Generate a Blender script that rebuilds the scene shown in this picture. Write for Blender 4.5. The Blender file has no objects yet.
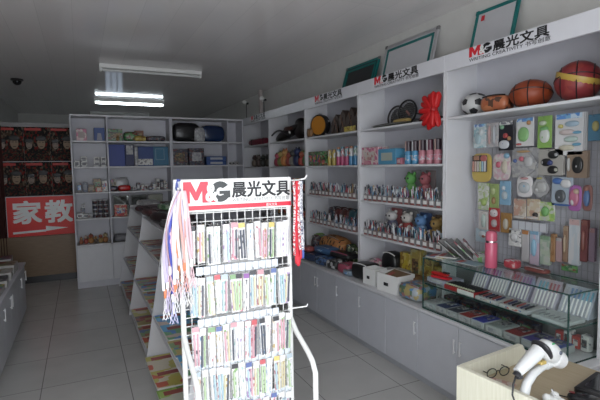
import bpy, bmesh, math, random
from mathutils import Vector, Matrix, Euler
random.seed(7)
S = bpy.context.scene
COL = S.collection
PI = math.pi

# ------------------------------------------------------------------ camera
cam_d = bpy.data.cameras.new('camera'); cam = bpy.data.objects.new('camera', cam_d); COL.objects.link(cam)
cam_d.sensor_width = 36.0; cam_d.lens = 27.12; cam_d.clip_start = 0.02
R_ = Vector((0.89939435, -0.43686236, -0.01552666)); D_ = Vector((-0.04615032, -0.05957214, -0.99715661)); F_ = Vector((0.43469524, 0.89755358, -0.07374018))
cam.matrix_world = Matrix(((R_.x, -D_.x, -F_.x, 0), (R_.y, -D_.y, -F_.y, 0), (R_.z, -D_.z, -F_.z, 1.63), (0, 0, 0, 1)))
S.camera = cam

# ------------------------------------------------------------------ world, daylight, exposure
W = bpy.data.worlds.new('sky'); S.world = W; W.use_nodes = True
bg = W.node_tree.nodes['Background']; bg.inputs[0].default_value = (0.80, 0.88, 1.0, 1); bg.inputs[1].default_value = 2.6
def area(name, loc, rot, sx, sy, power, color):
    l = bpy.data.lights.new(name, 'AREA'); l.shape = 'RECTANGLE'; l.size = sx; l.size_y = sy; l.energy = power; l.color = color
    o = bpy.data.objects.new(name, l); COL.objects.link(o); o.location = loc; o.rotation_euler = rot
    return o
# daylight coming in through the open shop front
area('daylight_shop_front', (0.25, -0.27, 1.25), (math.radians(102), 0, 0), 2.4, 2.3, 30, (1.0, 0.985, 0.96))
S.view_settings.view_transform = 'Standard'; S.view_settings.look = 'None'; S.view_settings.gamma = 1.0
S.view_settings.exposure = 0.36
S.cycles.max_bounces = 8; S.cycles.transparent_max_bounces = 24

# ------------------------------------------------------------------ materials
_m = {}
def principled(name):
    m = bpy.data.materials.new(name); m.use_nodes = True
    return m, m.node_tree, m.node_tree.nodes['Principled BSDF']
def mat(c, rough=0.5, metal=0.0, trans=0.0, emit=0.0, alpha=1.0, sheen=0.0):
    k = (c, rough, metal, trans, emit, alpha, sheen)
    if k in _m: return _m[k]
    m, nt, b = principled('plain')
    b.inputs['Base Color'].default_value = (*c, 1); b.inputs['Roughness'].default_value = rough; b.inputs['Metallic'].default_value = metal
    if trans: b.inputs['Transmission Weight'].default_value = trans
    if emit: b.inputs['Emission Color'].default_value = (*c, 1); b.inputs['Emission Strength'].default_value = emit
    if alpha < 1: b.inputs['Alpha'].default_value = alpha
    if sheen: b.inputs['Sheen Weight'].default_value = sheen
    # faint procedural mottling so that no surface is perfectly even
    if not emit and not trans and alpha == 1:
        tc = nt.nodes.new('ShaderNodeTexCoord'); n = nt.nodes.new('ShaderNodeTexNoise'); n.inputs['Scale'].default_value = 9
        mx = nt.nodes.new('ShaderNodeMix'); mx.data_type = 'RGBA'; mx.blend_type = 'MULTIPLY'; mx.inputs[0].default_value = 0.10
        mx.inputs[6].default_value = (*c, 1)
        nt.links.new(tc.outputs['Object'], n.inputs['Vector']); nt.links.new(n.outputs['Fac'], mx.inputs[7]); nt.links.new(mx.outputs[2], b.inputs['Base Color'])
    _m[k] = m
    return m
def printed(cols, scale=(40, 40, 40), rough=0.35, rnd=1.0):
    """printed packaging: blocks of a few colours"""
    k = ('p', tuple(cols), scale, rough)
    if k in _m: return _m[k]
    m, nt, b = principled('printed'); N = nt.nodes; L = nt.links
    tc = N.new('ShaderNodeTexCoord'); oi = N.new('ShaderNodeObjectInfo'); mp = N.new('ShaderNodeMapping'); mp.inputs['Scale'].default_value = scale
    v = N.new('ShaderNodeTexVoronoi'); v.distance = 'CHEBYCHEV'; v.inputs['Scale'].default_value = 1.0
    cm = N.new('ShaderNodeVectorMath'); cm.operation = 'SCALE'; cm.inputs['Scale'].default_value = 30.0 * rnd
    cx = N.new('ShaderNodeCombineXYZ')
    for i in range(3): L.new(oi.outputs['Random'], cx.inputs[i])
    L.new(cx.outputs[0], cm.inputs[0]); L.new(cm.outputs[0], mp.inputs['Location'])
    L.new(tc.outputs['Object'], mp.inputs['Vector']); L.new(mp.outputs[0], v.inputs['Vector'])
    sp = N.new('ShaderNodeSeparateColor'); L.new(v.outputs['Color'], sp.inputs[0])
    r = N.new('ShaderNodeValToRGB'); r.color_ramp.interpolation = 'CONSTANT'
    e = r.color_ramp.elements
    while len(e) < len(cols): e.new(0.5)
    for i, c in enumerate(cols):
        e[i].position = i / len(cols); e[i].color = (*c, 1)
    L.new(sp.outputs[0], r.inputs[0]); L.new(r.outputs[0], b.inputs['Base Color']); b.inputs['Roughness'].default_value = rough
    _m[k] = m
    return m
WHITE = (0.80, 0.80, 0.80); LIL = (0.62, 0.62, 0.67)
M_lam = mat((0.60, 0.60, 0.645), 0.45)          # shelf laminate
M_lamw = mat((0.70, 0.70, 0.72), 0.4)
M_door = mat((0.56, 0.57, 0.61), 0.42)
M_kick = mat((0.42, 0.43, 0.46), 0.5)
M_wh = mat((0.82, 0.82, 0.80), 0.35)
M_whm = mat((0.84, 0.84, 0.82), 0.3)
M_chr = mat((0.75, 0.75, 0.77), 0.22, 1.0); M_hnd = mat((0.80, 0.80, 0.81), 0.28, 0.25)
M_alu = mat((0.62, 0.62, 0.64), 0.35, 0.8)
M_blk = mat((0.012, 0.012, 0.014), 0.4)
M_red = mat((0.70, 0.02, 0.035), 0.4)
M_redl = mat((0.78, 0.06, 0.09), 0.4)
M_grn = mat((0.0, 0.16, 0.15), 0.4)
def glass_mat():
    m = bpy.data.materials.new('case_glass'); m.use_nodes = True; nt = m.node_tree; N = nt.nodes; N.clear()
    o = N.new('ShaderNodeOutputMaterial'); t = N.new('ShaderNodeBsdfTransparent'); t.inputs[0].default_value = (0.95, 0.975, 0.965, 1)
    g = N.new('ShaderNodeBsdfGlossy'); g.inputs['Roughness'].default_value = 0.03; f = N.new('ShaderNodeFresnel'); f.inputs[0].default_value = 1.45; ge = N.new('ShaderNodeNewGeometry'); su = N.new('ShaderNodeMath'); su.operation = 'SUBTRACT'; su.inputs[0].default_value = 1.0; mu = N.new('ShaderNodeMath'); mu.operation = 'MULTIPLY'
    nt.links.new(ge.outputs['Backfacing'], su.inputs[1]); nt.links.new(su.outputs[0], mu.inputs[0]); nt.links.new(f.outputs[0], mu.inputs[1])
    mx = N.new('ShaderNodeMixShader'); nt.links.new(mu.outputs[0], mx.inputs[0]); nt.links.new(t.outputs[0], mx.inputs[1]); nt.links.new(g.outputs[0], mx.inputs[2]); nt.links.new(mx.outputs[0], o.inputs[0])
    return m
M_glass = glass_mat()
M_gedge = mat((0.02, 0.07, 0.06), 0.15)
def floor_mat():
    m, nt, b = principled('floor_tiles'); N = nt.nodes; L = nt.links
    tc = N.new('ShaderNodeTexCoord'); mp = N.new('ShaderNodeMapping'); mp.inputs['Location'].default_value = (-0.267, -0.20, 0)
    br = N.new('ShaderNodeTexBrick'); br.offset = 0.0; br.inputs['Scale'].default_value = 1.0; br.inputs['Brick Width'].default_value = 0.6; br.inputs['Row Height'].default_value = 0.6
    br.inputs['Mortar Size'].default_value = 0.0035; br.inputs['Mortar Smooth'].default_value = 0.2
    br.inputs['Color1'].default_value = (0.60, 0.595, 0.57, 1); br.inputs['Color2'].default_value = (0.63, 0.62, 0.595, 1); br.inputs['Mortar'].default_value = (0.27, 0.26, 0.25, 1)
    n = N.new('ShaderNodeTexNoise'); n.inputs['Scale'].default_value = 3; n.inputs['Detail'].default_value = 6
    mx = N.new('ShaderNodeMix'); mx.data_type = 'RGBA'; mx.blend_type = 'MULTIPLY'; mx.inputs[0].default_value = 0.25
    L.new(tc.outputs['Object'], mp.inputs[0]); L.new(mp.outputs[0], br.inputs['Vector']); L.new(tc.outputs['Object'], n.inputs['Vector'])
    L.new(br.outputs['Color'], mx.inputs[6]); L.new(n.outputs['Fac'], mx.inputs[7]); L.new(mx.outputs[2], b.inputs['Base Color'])
    b.inputs['Roughness'].default_value = 0.24
    return m
def ceil_mat():
    m, nt, b = principled('glossy_ceiling_panels'); N = nt.nodes; L = nt.links
    tc = N.new('ShaderNodeTexCoord'); mp = N.new('ShaderNodeMapping'); mp.inputs['Rotation'].default_value = (0, 0, PI / 2)
    br = N.new('ShaderNodeTexBrick'); br.offset = 0.0; br.inputs['Scale'].default_value = 1.0; br.inputs['Brick Width'].default_value = 3.0; br.inputs['Row Height'].default_value = 0.25
    br.inputs['Mortar Size'].default_value = 0.002
    br.inputs['Color1'].default_value = (0.80, 0.77, 0.765, 1); br.inputs['Color2'].default_value = (0.84, 0.81, 0.80, 1); br.inputs['Mortar'].default_value = (0.70, 0.68, 0.67, 1)
    L.new(tc.outputs['Object'], mp.inputs[0]); L.new(mp.outputs[0], br.inputs['Vector']); L.new(br.outputs['Color'], b.inputs['Base Color'])
    n = N.new('ShaderNodeTexNoise'); n.inputs['Scale'].default_value = 1.2; bu = N.new('ShaderNodeBump'); bu.inputs['Strength'].default_value = 0.04
    L.new(tc.outputs['Object'], n.inputs['Vector']); L.new(n.outputs['Fac'], bu.inputs['Height']); L.new(bu.outputs[0], b.inputs['Normal'])
    b.inputs['Roughness'].default_value = 0.10
    return m
def wood_mat(c1, c2, sc=(3, 60, 60), rough=0.4):
    m, nt, b = principled('wood_grain'); N = nt.nodes; L = nt.links
    tc = N.new('ShaderNodeTexCoord'); mp = N.new('ShaderNodeMapping'); mp.inputs['Scale'].default_value = sc
    n = N.new('ShaderNodeTexNoise'); n.inputs['Scale'].default_value = 2.0; n.inputs['Detail'].default_value = 5
    r = N.new('ShaderNodeValToRGB'); r.color_ramp.elements[0].color = (*c1, 1); r.color_ramp.elements[1].color = (*c2, 1); r.color_ramp.elements[0].position = 0.3; r.color_ramp.elements[1].position = 0.7
    L.new(tc.outputs['Object'], mp.inputs[0]); L.new(mp.outputs[0], n.inputs['Vector']); L.new(n.outputs['Fac'], r.inputs[0]); L.new(r.outputs[0], b.inputs['Base Color'])
    b.inputs['Roughness'].default_value = rough
    return m
M_cream = wood_mat((0.66, 0.64, 0.50), (0.74, 0.72, 0.60), (60, 60, 4))
M_tan = wood_mat((0.40, 0.32, 0.21), (0.46, 0.38, 0.26), (40, 4, 40), 0.35)
M_brown = wood_mat((0.20, 0.13, 0.075), (0.25, 0.17, 0.10), (4, 4, 50), 0.45)
M_wall = mat((0.66, 0.65, 0.62), 0.6)

# ------------------------------------------------------------------ mesh helpers
class MB:
    def __init__(s): s.bm = bmesh.new()
    def box(s, c, d, bev=0.0, rot=None, seg=1):
        r = bmesh.ops.create_cube(s.bm, size=1.0); vs = r['verts']
        bmesh.ops.scale(s.bm, vec=d, verts=vs)
        if bev:
            es = list({e for v in vs for e in v.link_edges})
            q = bmesh.ops.bevel(s.bm, geom=es, offset=min(bev, min(d) * 0.45), segments=seg, affect='EDGES', clamp_overlap=True)
            vs = list({v for f in q['faces'] for v in f.verts} | {v for v in vs if v.is_valid})
        if rot is not None: bmesh.ops.rotate(s.bm, verts=vs, cent=(0, 0, 0), matrix=rot)
        bmesh.ops.translate(s.bm, vec=c, verts=vs)
        return s
    def box2(s, a, b, bev=0.0):
        return s.box(((a[0] + b[0]) / 2, (a[1] + b[1]) / 2, (a[2] + b[2]) / 2), (abs(b[0] - a[0]), abs(b[1] - a[1]), abs(b[2] - a[2])), bev)
    def tube(s, pts, r, n=8, closed=False, r2=None):
        """swept tube; r may be a list; r2 flattens it"""
        P = [Vector(p) for p in pts]; m = len(P); rings = []
        prev = None
        for i, p in enumerate(P):
            if closed: t = P[(i + 1) % m] - P[i - 1]
            else: t = P[min(i + 1, m - 1)] - P[max(i - 1, 0)]
            if t.length < 1e-9: t = Vector((0, 0, 1))
            t.normalize()
            if prev is None:
                a = Vector((0, 0, 1)) if abs(t.z) < 0.9 else Vector((0, 1, 0))
                u = t.cross(a).normalized()
            else:
                u = (prev - t * prev.dot(t)); u = u.normalized() if u.length > 1e-6 else t.orthogonal().normalized()
            prev = u; w = t.cross(u)
            ri = r[i] if isinstance(r, (list, tuple)) else r
            rj = ri if r2 is None else r2
            rings.append([s.bm.verts.new(p + u * ri * math.cos(2 * PI * k / n) + w * rj * math.sin(2 * PI * k / n)) for k in range(n)])
        for i in range(m if closed else m - 1):
            A, B = rings[i], rings[(i + 1) % m]
            for k in range(n): s.bm.faces.new((A[k], A[(k + 1) % n], B[(k + 1) % n], B[k]))
        if not closed:
            s.bm.faces.new(rings[0][::-1]); s.bm.faces.new(rings[-1])
        return s
    def lathe(s, prof, c=(0, 0, 0), n=20):
        rings = []
        for r, z in prof:
            rings.append([s.bm.verts.new((c[0] + max(r, 1e-4) * math.cos(2 * PI * k / n), c[1] + max(r, 1e-4) * math.sin(2 * PI * k / n), c[2] + z)) for k in range(n)])
        for A, B in zip(rings, rings[1:]):
            for k in range(n): s.bm.faces.new((A[k], A[(k + 1) % n], B[(k + 1) % n], B[k]))
        s.bm.faces.new(rings[0][::-1]); s.bm.faces.new(rings[-1])
        return s
    def sq(s, c, d, e1=1.0, e2=1.0, n=16, m=10, rot=None, jit=0.0):
        """superellipsoid: d = full sizes; e<1 boxier"""
        sg = lambda x, e: math.copysign(abs(x) ** e, x)
        rings = []
        for j in range(m + 1):
            v = -PI / 2 + PI * j / m
            ring = []
            for k in range(n):
                u = 2 * PI * k / n
                p = Vector((sg(math.cos(v), e1) * sg(math.cos(u), e2) * d[0] / 2, sg(math.cos(v), e1) * sg(math.sin(u), e2) * d[1] / 2, sg(math.sin(v), e1) * d[2] / 2))
                if jit: p *= 1 + random.uniform(-jit, jit)
                if rot is not None: p = rot @ p
                ring.append(s.bm.verts.new(p + Vector(c)))
            rings.append(ring)
        for A, B in zip(rings, rings[1:]):
            for k in range(n): s.bm.faces.new((A[k], A[(k + 1) % n], B[(k + 1) % n], B[k]))
        bmesh.ops.remove_doubles(s.bm, verts=rings[0] + rings[-1], dist=1e-5)
        return s
    def prism(s, poly, axis, a, b):
        """polygon of 2D points extruded along axis from a to b; 'x': (y,z), 'y': (x,z), 'z': (x,y)"""
        def P(p, h):
            return {'x': (h, p[0], p[1]), 'y': (p[0], h, p[1]), 'z': (p[0], p[1], h)}[axis]
        A = [s.bm.verts.new(P(p, a)) for p in poly]; B = [s.bm.verts.new(P(p, b)) for p in poly]
        s.bm.faces.new(A[::-1]); s.bm.faces.new(B); n = len(poly)
        for k in range(n): s.bm.faces.new((A[k], A[(k + 1) % n], B[(k + 1) % n], B[k]))
        return s
    def build(s, name, m, parent=None, loc=(0, 0, 0), rz=0.0, rot=None, smooth=False, kind=None, label=None):
        bmesh.ops.recalc_face_normals(s.bm, faces=s.bm.faces)
        me = bpy.data.meshes.new(name); s.bm.to_mesh(me); s.bm.free()
        me.materials.append(m)
        if smooth:
            for p in me.polygons: p.use_smooth = True
            try: me.set_sharp_from_angle(angle=math.radians(40))
            except Exception: pass
        o = bpy.data.objects.new(name, me); COL.objects.link(o); o.location = loc
        o.rotation_euler = rot if rot is not None else (0, 0, rz)
        if parent is not None: o.parent = parent
        if kind: o['kind'] = kind
        if label: o['label'] = label
        return o
LABELS = {}
def tag(o, label, cat, group=None, kind=None):
    o['label'] = label; o['category'] = cat
    if group: o['group'] = group
    if kind: o['kind'] = kind
    LABELS.setdefault(label, []).append(o.name)
    n = len(label.split())
    if n < 4 or n > 16: print('LABEL LENGTH', n, label)
    return o
def thing(name, label, cat, loc=(0, 0, 0), rz=0.0, group=None, rot=None):
    o = bpy.data.objects.new(name, None); COL.objects.link(o); o.location = loc; o.rotation_euler = rot if rot is not None else (0, 0, rz)
    o.empty_display_size = 0.05
    return tag(o, label, cat, group)
def struct(name, mb, m, label=None):
    o = mb.build(name, m); o['kind'] = 'structure'
    if label: o['label'] = label
    return o
ORD = ['first', 'second', 'third', 'fourth', 'fifth', 'sixth', 'seventh', 'eighth', 'ninth', 'tenth', 'eleventh', 'twelfth', 'thirteenth', 'fourteenth', 'fifteenth', 'sixteenth', 'seventeenth', 'eighteenth']
def text(name, body, size, m, parent, loc, rot, bold=0.0, width=None, ext=0.0006, align='LEFT', fat=0.0):
    c = bpy.data.curves.new('lettering', 'FONT'); c.body = body; c.size = size; c.offset = bold; c.extrude = ext; c.align_x = align; c.resolution_u = 4
    t = bpy.data.objects.new('lettering', c); COL.objects.link(t)
    bpy.context.view_layer.update()
    dg = bpy.context.evaluated_depsgraph_get()
    me = bpy.data.meshes.new_from_object(t.evaluated_get(dg))
    COL.objects.unlink(t); bpy.data.objects.remove(t); bpy.data.curves.remove(c)
    if width:
        xs = [v.co.x for v in me.vertices]; k = width / (max(xs) - min(xs)); x0 = min(xs)
        for v in me.vertices: v.co.x = (v.co.x - x0) * k
    if fat:
        bm = bmesh.new()
        for q, (dx, dy) in enumerate(((0, 0), (-fat, -fat), (fat, fat), (-fat, fat), (fat, -fat))):
            n0 = len(bm.verts); bm.from_mesh(me); bm.verts.ensure_lookup_table()
            bmesh.ops.translate(bm, vec=(dx, dy, q * .00004), verts=bm.verts[n0:])
        bm.to_mesh(me); bm.free()
    me.materials.clear(); me.materials.append(m)
    o = bpy.data.objects.new(name, me); COL.objects.link(o); o.location = loc; o.rotation_euler = rot; o.parent = parent
    return o
FACE_MX = (PI / 2, 0, -PI / 2)     # lettering facing -X
FACE_MY = (PI / 2, 0, 0)           # lettering facing -Y

# ================================================================== ROOM
XR, XL, YF, YB, ZC = 2.78, -1.15, -0.25, 11.5, 2.87
struct('floor', MB().box2((XL - .1, YF - 3.0, -0.05), (XR + .1, YB + .1, 0.0)), floor_mat())
struct('ceiling', MB().box2((XL - .1, YF - .1, ZC), (XR + .1, YB + .1, ZC + 0.05)), ceil_mat())
struct('wall_right', MB().box2((XR, YF - .1, 0), (XR + .1, YB + .1, ZC)), M_wall)
struct('wall_left', MB().box2((XL - .1, YF - .1, 0), (XL, YB + .1, ZC)), M_wall)
# back wall with a barred window opening
wx0, wx1, wz0, wz1 = 0.62, 1.0, 1.75, 2.35
w = MB(); w.box2((XL, YB, 0), (wx0, YB + .1, ZC)); w.box2((wx1, YB, 0), (XR, YB + .1, ZC)); w.box2((wx0, YB, 0), (wx1, YB + .1, wz0)); w.box2((wx0, YB, wz1), (wx1, YB + .1, ZC))
struct('wall_back', w, M_wall)
wf = MB()
for i in range(4): wf.box2((wx0 + (wx1 - wx0) * i / 3 - .012, YB + .02, wz0), (wx0 + (wx1 - wx0) * i / 3 + .012, YB + .05, wz1))
for z in (wz0, (wz0 + wz1) / 2, wz1): wf.box2((wx0, YB + .02, z - .012), (wx1, YB + .05, z + .012))
win = struct('window_1', wf, M_wh)
def pane_mat():
    m = bpy.data.materials.new('dimming_pane'); m.use_nodes = True; N = m.node_tree.nodes; N.clear()  # grey tint added to dim the window's daylight and its streak on the ceiling
    o = N.new('ShaderNodeOutputMaterial'); t = N.new('ShaderNodeBsdfTransparent'); t.inputs[0].default_value = (.42, .44, .46, 1); m.node_tree.links.new(t.outputs[0], o.inputs[0])
    return m
MB().box2((wx0, YB + .06, wz0), (wx1, YB + .065, wz1)).build('pane', pane_mat(), win)
# front wall with the wide open shop entrance
w = MB(); w.box2((XL, YF - .1, 0), (-0.97, YF, ZC)); w.box2((1.47, YF - .1, 0), (XR, YF, ZC)); w.box2((-0.97, YF - .1, 2.42), (1.47, YF, ZC))
struct('wall_front', w, M_wall)

# poster partition with panel below
pp = MB().box2((-1.13, 7.52, 0.69), (0.6, 7.57, 2.31)).build('poster_partition', M_lam); pp['kind'] = 'structure'
o = MB().box2((-1.13, 7.50, 0.10), (0.6, 7.545, 0.685), .003).build('desk_front_panel', M_brown)
tag(o, 'plain brown wooden panel below the red arrow banner', 'panel')
MB().box2((-1.10, 7.53, 0.0), (0.55, 7.56, 0.10)).build('gap_shade', M_blk, o)  # black strip standing in for the shadow gap below the brown panel
MB().box2((-1.13, 7.51, 2.255), (0.6, 7.525, 2.31)).build('top_rail', mat((.3, .29, .29), .5), pp)

def poster_mat(seed):
    return printed(((.004, .004, .005), (.015, .010, .008), (.006, .012, .010), (.18, .012, .008), (.06, .035, .02), (.008, .006, .006), (.14, .10, .07)), (48, 48, 30), .85)
def poster(x, z, wd, h, label, k):
    r = thing('wall_poster', label, 'poster', (x, 7.518, z), group=None)
    MB().box2((0, -.002, 0), (wd, 0.001, h)).build('sheet', poster_mat(k), r)
    skin = mat((.32, .23, .155), .7); dk = mat((.012, .01, .01), .5)
    for fx, fz, sz, sk in ((.62, .52, .105, skin), (.16, .48, .082, mat((.30, .24, .20), .7))):
        MB().sq((wd * fx + .012, -.004, h * fz), (sz * .95, .004, sz * 1.5), 1, 1, 16, 8).build('figure_face', sk, r)
        f = MB(); f.sq((wd * fx + .012, -.0055, h * fz + sz * .70), (sz * 1.25, .004, sz * .75), 1, 1, 14, 6, jit=.06)
        f.build('figure_hair', dk, r)
        for ex, ez, ew in ((-.008, .18, .28), (.035, .18, .28), (.014, -.42, .35)): MB().box((wd * fx + ex, -.0065, h * fz + sz * ez), (sz * ew, .002, sz * .08)).build('figure_beard' if ez < 0 else 'figure_brow', dk, r)
    MB().prism(((wd * .12, 0), (wd * .98, 0), (wd * .90, h * .28), (wd * .72, h * .36), (wd * .45, h * .34), (wd * .2, h * .24)), 'y', -.005, -.002).build('figure_robe', printed(((.012, .010, .012), (.10, .012, .008), (.07, .05, .03), (.012, .016, .012), (.004, .004, .005)), (48, 48, 60), .85), r)
    MB().box((wd * .35, -.003, h * .93), (wd * .62, .003, h * .07)).build('title_strip', mat((.45, .02, .012), .5), r)
for rr, (z, h, rn) in enumerate(((1.765, .488, 'upper'), (1.268, .488, 'lower'))):
    for k, (x, side) in enumerate(((-1.03, 'leftmost'), (-.70, 'middle'), (-.37, 'rightmost'))):
        poster(x, z, .329, h, f'dark poster of generic warriors, {side} of three in the {rn} row', k)
bn = thing('arrow_banner', 'red banner with white Chinese characters and a white arrow', 'banner', (-.955, 7.512, .69))
MB().box2((0, -.003, 0), (.90, 0, .565)).build('sheet', mat((.78, .02, .012), .45), bn)
text('lettering', '家', .34, M_wh, bn, (.075, -.004, .215), FACE_MY, 0, .345, fat=.010)
text('lettering', '教', .34, M_wh, bn, (.475, -.004, .215), FACE_MY, 0, .345, fat=.010)
MB().prism(((.06, .07), (.47, .085), (.47, .135), (.76, .095), (.47, .062), (.47, .055), (.06, .04)), 'y', -.005, -.003).build('arrow', M_wh, bn)

# ================================================================== CEILING FIXTURES
def tube_light(x0, x1, y, z, lit, label):
    r = thing('fluorescent_light', label, 'ceiling light', ((x0 + x1) / 2, y, z)); L = (x1 - x0)
    MB().prism(((-.03, .0), (.03, .0), (.045, ZC - z - .002), (-.045, ZC - z - .002)), 'x', -L / 2, L / 2).build('housing', M_wh, r)
    tm = mat((.86, .95, 1.0), .3, emit=11.0) if lit else mat((.62, .63, .62), .25)
    MB().tube([(-L / 2 + .02, 0, -.022), (L / 2 - .02, 0, -.022)], .018, 10).build('tube', tm, r, smooth=True)
    for s in (-1, 1): MB().box((s * (L / 2 - .012), 0, -.018), (.024, .05, .05), .005).build('end_cap', M_wh, r)
tube_light(.26, 1.46, 5.88, 2.825, False, 'unlit fluorescent batten on the ceiling nearest the entrance')
tube_light(.275, 1.45, 8.69, 2.815, True, 'brightly lit fluorescent tube light on the ceiling')
tube_light(.25, 1.45, 10.7, 2.825, False, 'unlit fluorescent batten just above the back shelves')
r = thing('dome_camera', 'small black dome camera on the ceiling at the left', 'camera', (-.71, 7.25, ZC))
MB().lathe([(.075, -.001), (.078, -.02), (.06, -.03)]).build('base', mat((.03, .03, .03), .4), r, smooth=True)
MB().sq((0, 0, -.035), (.11, .11, .10), 1, 1, 18, 12).build('dome', mat((.006, .006, .008), .08), r, smooth=True)
o = MB().box2((2.64, 6.87, 2.44), (2.69, 6.93, 2.869), .006).build('conduit_pipe', mat((.55, .48, .46), .5)); tag(o, 'pale vertical pipe between right shelves and ceiling', 'pipe')
for (y, z, lab) in ((7.12, 2.68, 'small white clip spotlight left of the pale pipe'), (6.34, 2.63, 'small white clip spotlight right of the pale pipe')):
    r = thing('clip_light', lab, 'spotlight', (2.50, y, 2.4255))
    MB().tube([(0, 0, 0), (0, 0, z - 2.43 - .02)], .006, 6).build('stem', M_blk, r)
    MB().tube([(0, .02, z - 2.43), (-.05, -.03, z - 2.43 + .02)], .03, 10).build('lamp_head', M_wh, r, smooth=True)
    MB().box((0, -.045, z - 2.43 - .01), (.03, .06, .03), .004).build('bracket', M_blk, r)

# ================================================================== RIGHT WALL FURNITURE
XS, XB = 2.45, 2.21
BAYS = [1.415, 2.575, 3.735, 4.895, 6.055, 7.17]
SH = [.96, 1.295, 1.635, 1.975]
BN = ['tall white shelf unit with hanging packs, nearest the desk', 'tall white shelf unit with badminton rackets on its top shelf', 'tall white shelf unit with an orange drum on its top shelf', 'tall white shelf unit with a dark red instrument case on top shelf', 'tall white shelf unit in the far corner of the right wall']
def logo(parent, loc, rot, w, h, red=None, dark=None):
    """heavy red M, dark G and a white ampersand cut into both"""
    red = red or M_red; dark = dark or M_blk
    def flat(name, polys, m, dz):
        b = MB()
        for P in polys: b.prism([(p[0] * w, p[1] * h) for p in P], 'z', dz, dz + .0008)
        return b.build(name, m, parent, loc, rot=rot)
    flat('logo_letter', [[(0, 0), (.13, 0), (.13, .58), (.23, .12), (.29, .12), (.39, .58), (.39, 0), (.56, 0), (.56, .25), (.52, .40), (.52, 1), (.36, 1), (.26, .52), (.16, 1), (0, 1)]], red, 0)
    pts = []
    for i in range(17):
        t = math.radians(38 + i * 284 / 16); pts.append((.78 + .22 * math.cos(t), .5 + .5 * math.sin(t)))
    pts += [(1.0, .20), (1.0, .54), (.76, .54), (.76, .38), (.85, .38), (.85, .33)]
    for i in range(14):
        t = math.radians(305 - i * 257 / 13); pts.append((.78 + .085 * math.cos(t), .5 + .20 * math.sin(t)))
    flat('logo_letter', [pts], dark, 0)
    flat('logo_letter', [[(.575, 0), (.68, 0), (.62, .20), (.575, .26)]], red, 0)
    n = Matrix(Euler(rot).to_matrix()) @ Vector((0, 0, .0012)); L = Vector(loc) + n
    t = text('logo_letter', '&', h * 1.15, M_whm, parent, L + Matrix(Euler(rot).to_matrix()) @ Vector((w * .47, h * .08, 0)), rot, 0, w * .24, .0002, fat=h * .026)
def sign_letters(parent, yc, z0, xf, k=1.0):
    """two-tone logo, four characters and a small line under them, facing -X; yc = centre"""
    y = yc + .30 * k
    logo(parent, (xf, y, z0 + .045 * k), FACE_MX, .190 * k, .066 * k)
    text('lettering', '晨光文具', .070 * k, M_blk, parent, (xf, y - .20 * k, z0 + .048 * k), FACE_MX, 0, .39 * k, .0004, fat=.0018 * k)
    text('lettering', 'WRITING CREATIVITY 书写创意', .03 * k, M_blk, parent, (xf, y, z0 + .016 * k), FACE_MX, 0, .60 * k, .0004)
for i in range(5):
    y0, y1 = BAYS[i], BAYS[i + 1]
    r = thing('shelf_unit', BN[i], 'shelf unit', (XS, (y0 + y1) / 2, .575), group='tall shelf units along the right wall'); W2 = (y1 - y0) / 2; H = 2.425 - .575
    for s in (-1, 1): MB().box2((0, s * (W2 - .001), 0), (.31, s * (W2 - .020), H), .002).build('side_panel', M_lamw, r)
    MB().box2((.30, -W2 + .02, 0), (.312, W2 - .02, H)).build('back_panel', M_lam, r)
    MB().box2((.0, -W2 + .02, H - .02), (.30, W2 - .02, H)).build('top_panel', M_lam, r)
    for z in (SH if i else SH[-1:]):
        MB().box2((.008, -W2 + .021, z - .575 - .018), (.30, W2 - .021, z - .575), .002).build('shelf', M_lamw, r)
    f = MB().box2((-.006, -W2 + .002, H - .118), (.014, W2 - .002, H), .002).build('fascia', mat((.74, .74, .78), .35), r)
    if i != 3: sign_letters(f, (.045 if i == 0 else 0.0) if i < 3 else -.16, H - .112, -.0075)
    if i == 0:
        g = MB()
        for k in range(31): g.box2((.288, -W2 + .04 + k * .036, .02), (.291, -W2 + .043 + k * .036, 1.36))
        for k in range(26): g.box2((.285, -W2 + .03, .03 + k * .052), (.288, W2 - .03, .033 + k * .052))
        g.build('wire_grid', mat((.5, .5, .52), .4), r)
# base cabinets: door seams at every .4
UB = [1.385, 2.585, 3.785, 4.985, 6.185, 6.82]
UL = ['grey base cabinet under the glass case', 'grey base cabinet under the white cartons', 'grey base cabinet under the colourful pencil cases', 'grey base cabinet behind the pen rack sign', 'short grey base cabinet in the far right corner']
HS = {0: (1, 1, 0), 1: (0, 1, 1), 2: (1, 0, 1), 3: (0, 1, 1), 4: (1,)}
for i in range(5):
    y0, y1 = UB[i], UB[i + 1]
    r = thing('base_cabinet', UL[i], 'cabinet', (XB, y0, 0), group='base cabinets along the right wall'); L = y1 - y0
    MB().box2((.02, .001, .06), (.565, L - .001, .555)).build('body', M_door, r)
    MB().box2((.035, .001, 0), (.55, L - .001, .06)).build('plinth', M_kick, r)
    n = 3 if L > 1 else 1
    for k in range(n):
        a, b = L * k / n + .002, L * (k + 1) / n - .002
        d = MB().box2((0, a, .065), (.02, b, .548), .002).build('door', M_door, r)
        side = HS[i][k]                      # 1 = handle at the far edge, 0 = at the near edge
        hy = b - .025 if side else a + .025
        h = MB(); h.box((-.014, hy, .41), (.008, .012, .10), .002); h.box((-.007, hy, .45), (.014, .008, .008)); h.box((-.007, hy, .37), (.014, .008, .008))
        h.build('handle', M_hnd, d)
o = MB().box2((XB - .015, 1.38, .556), (2.775, 6.825, .575), .003).build('worktop', M_lamw); tag(o, 'long white worktop running along the right base cabinets', 'worktop')

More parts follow.
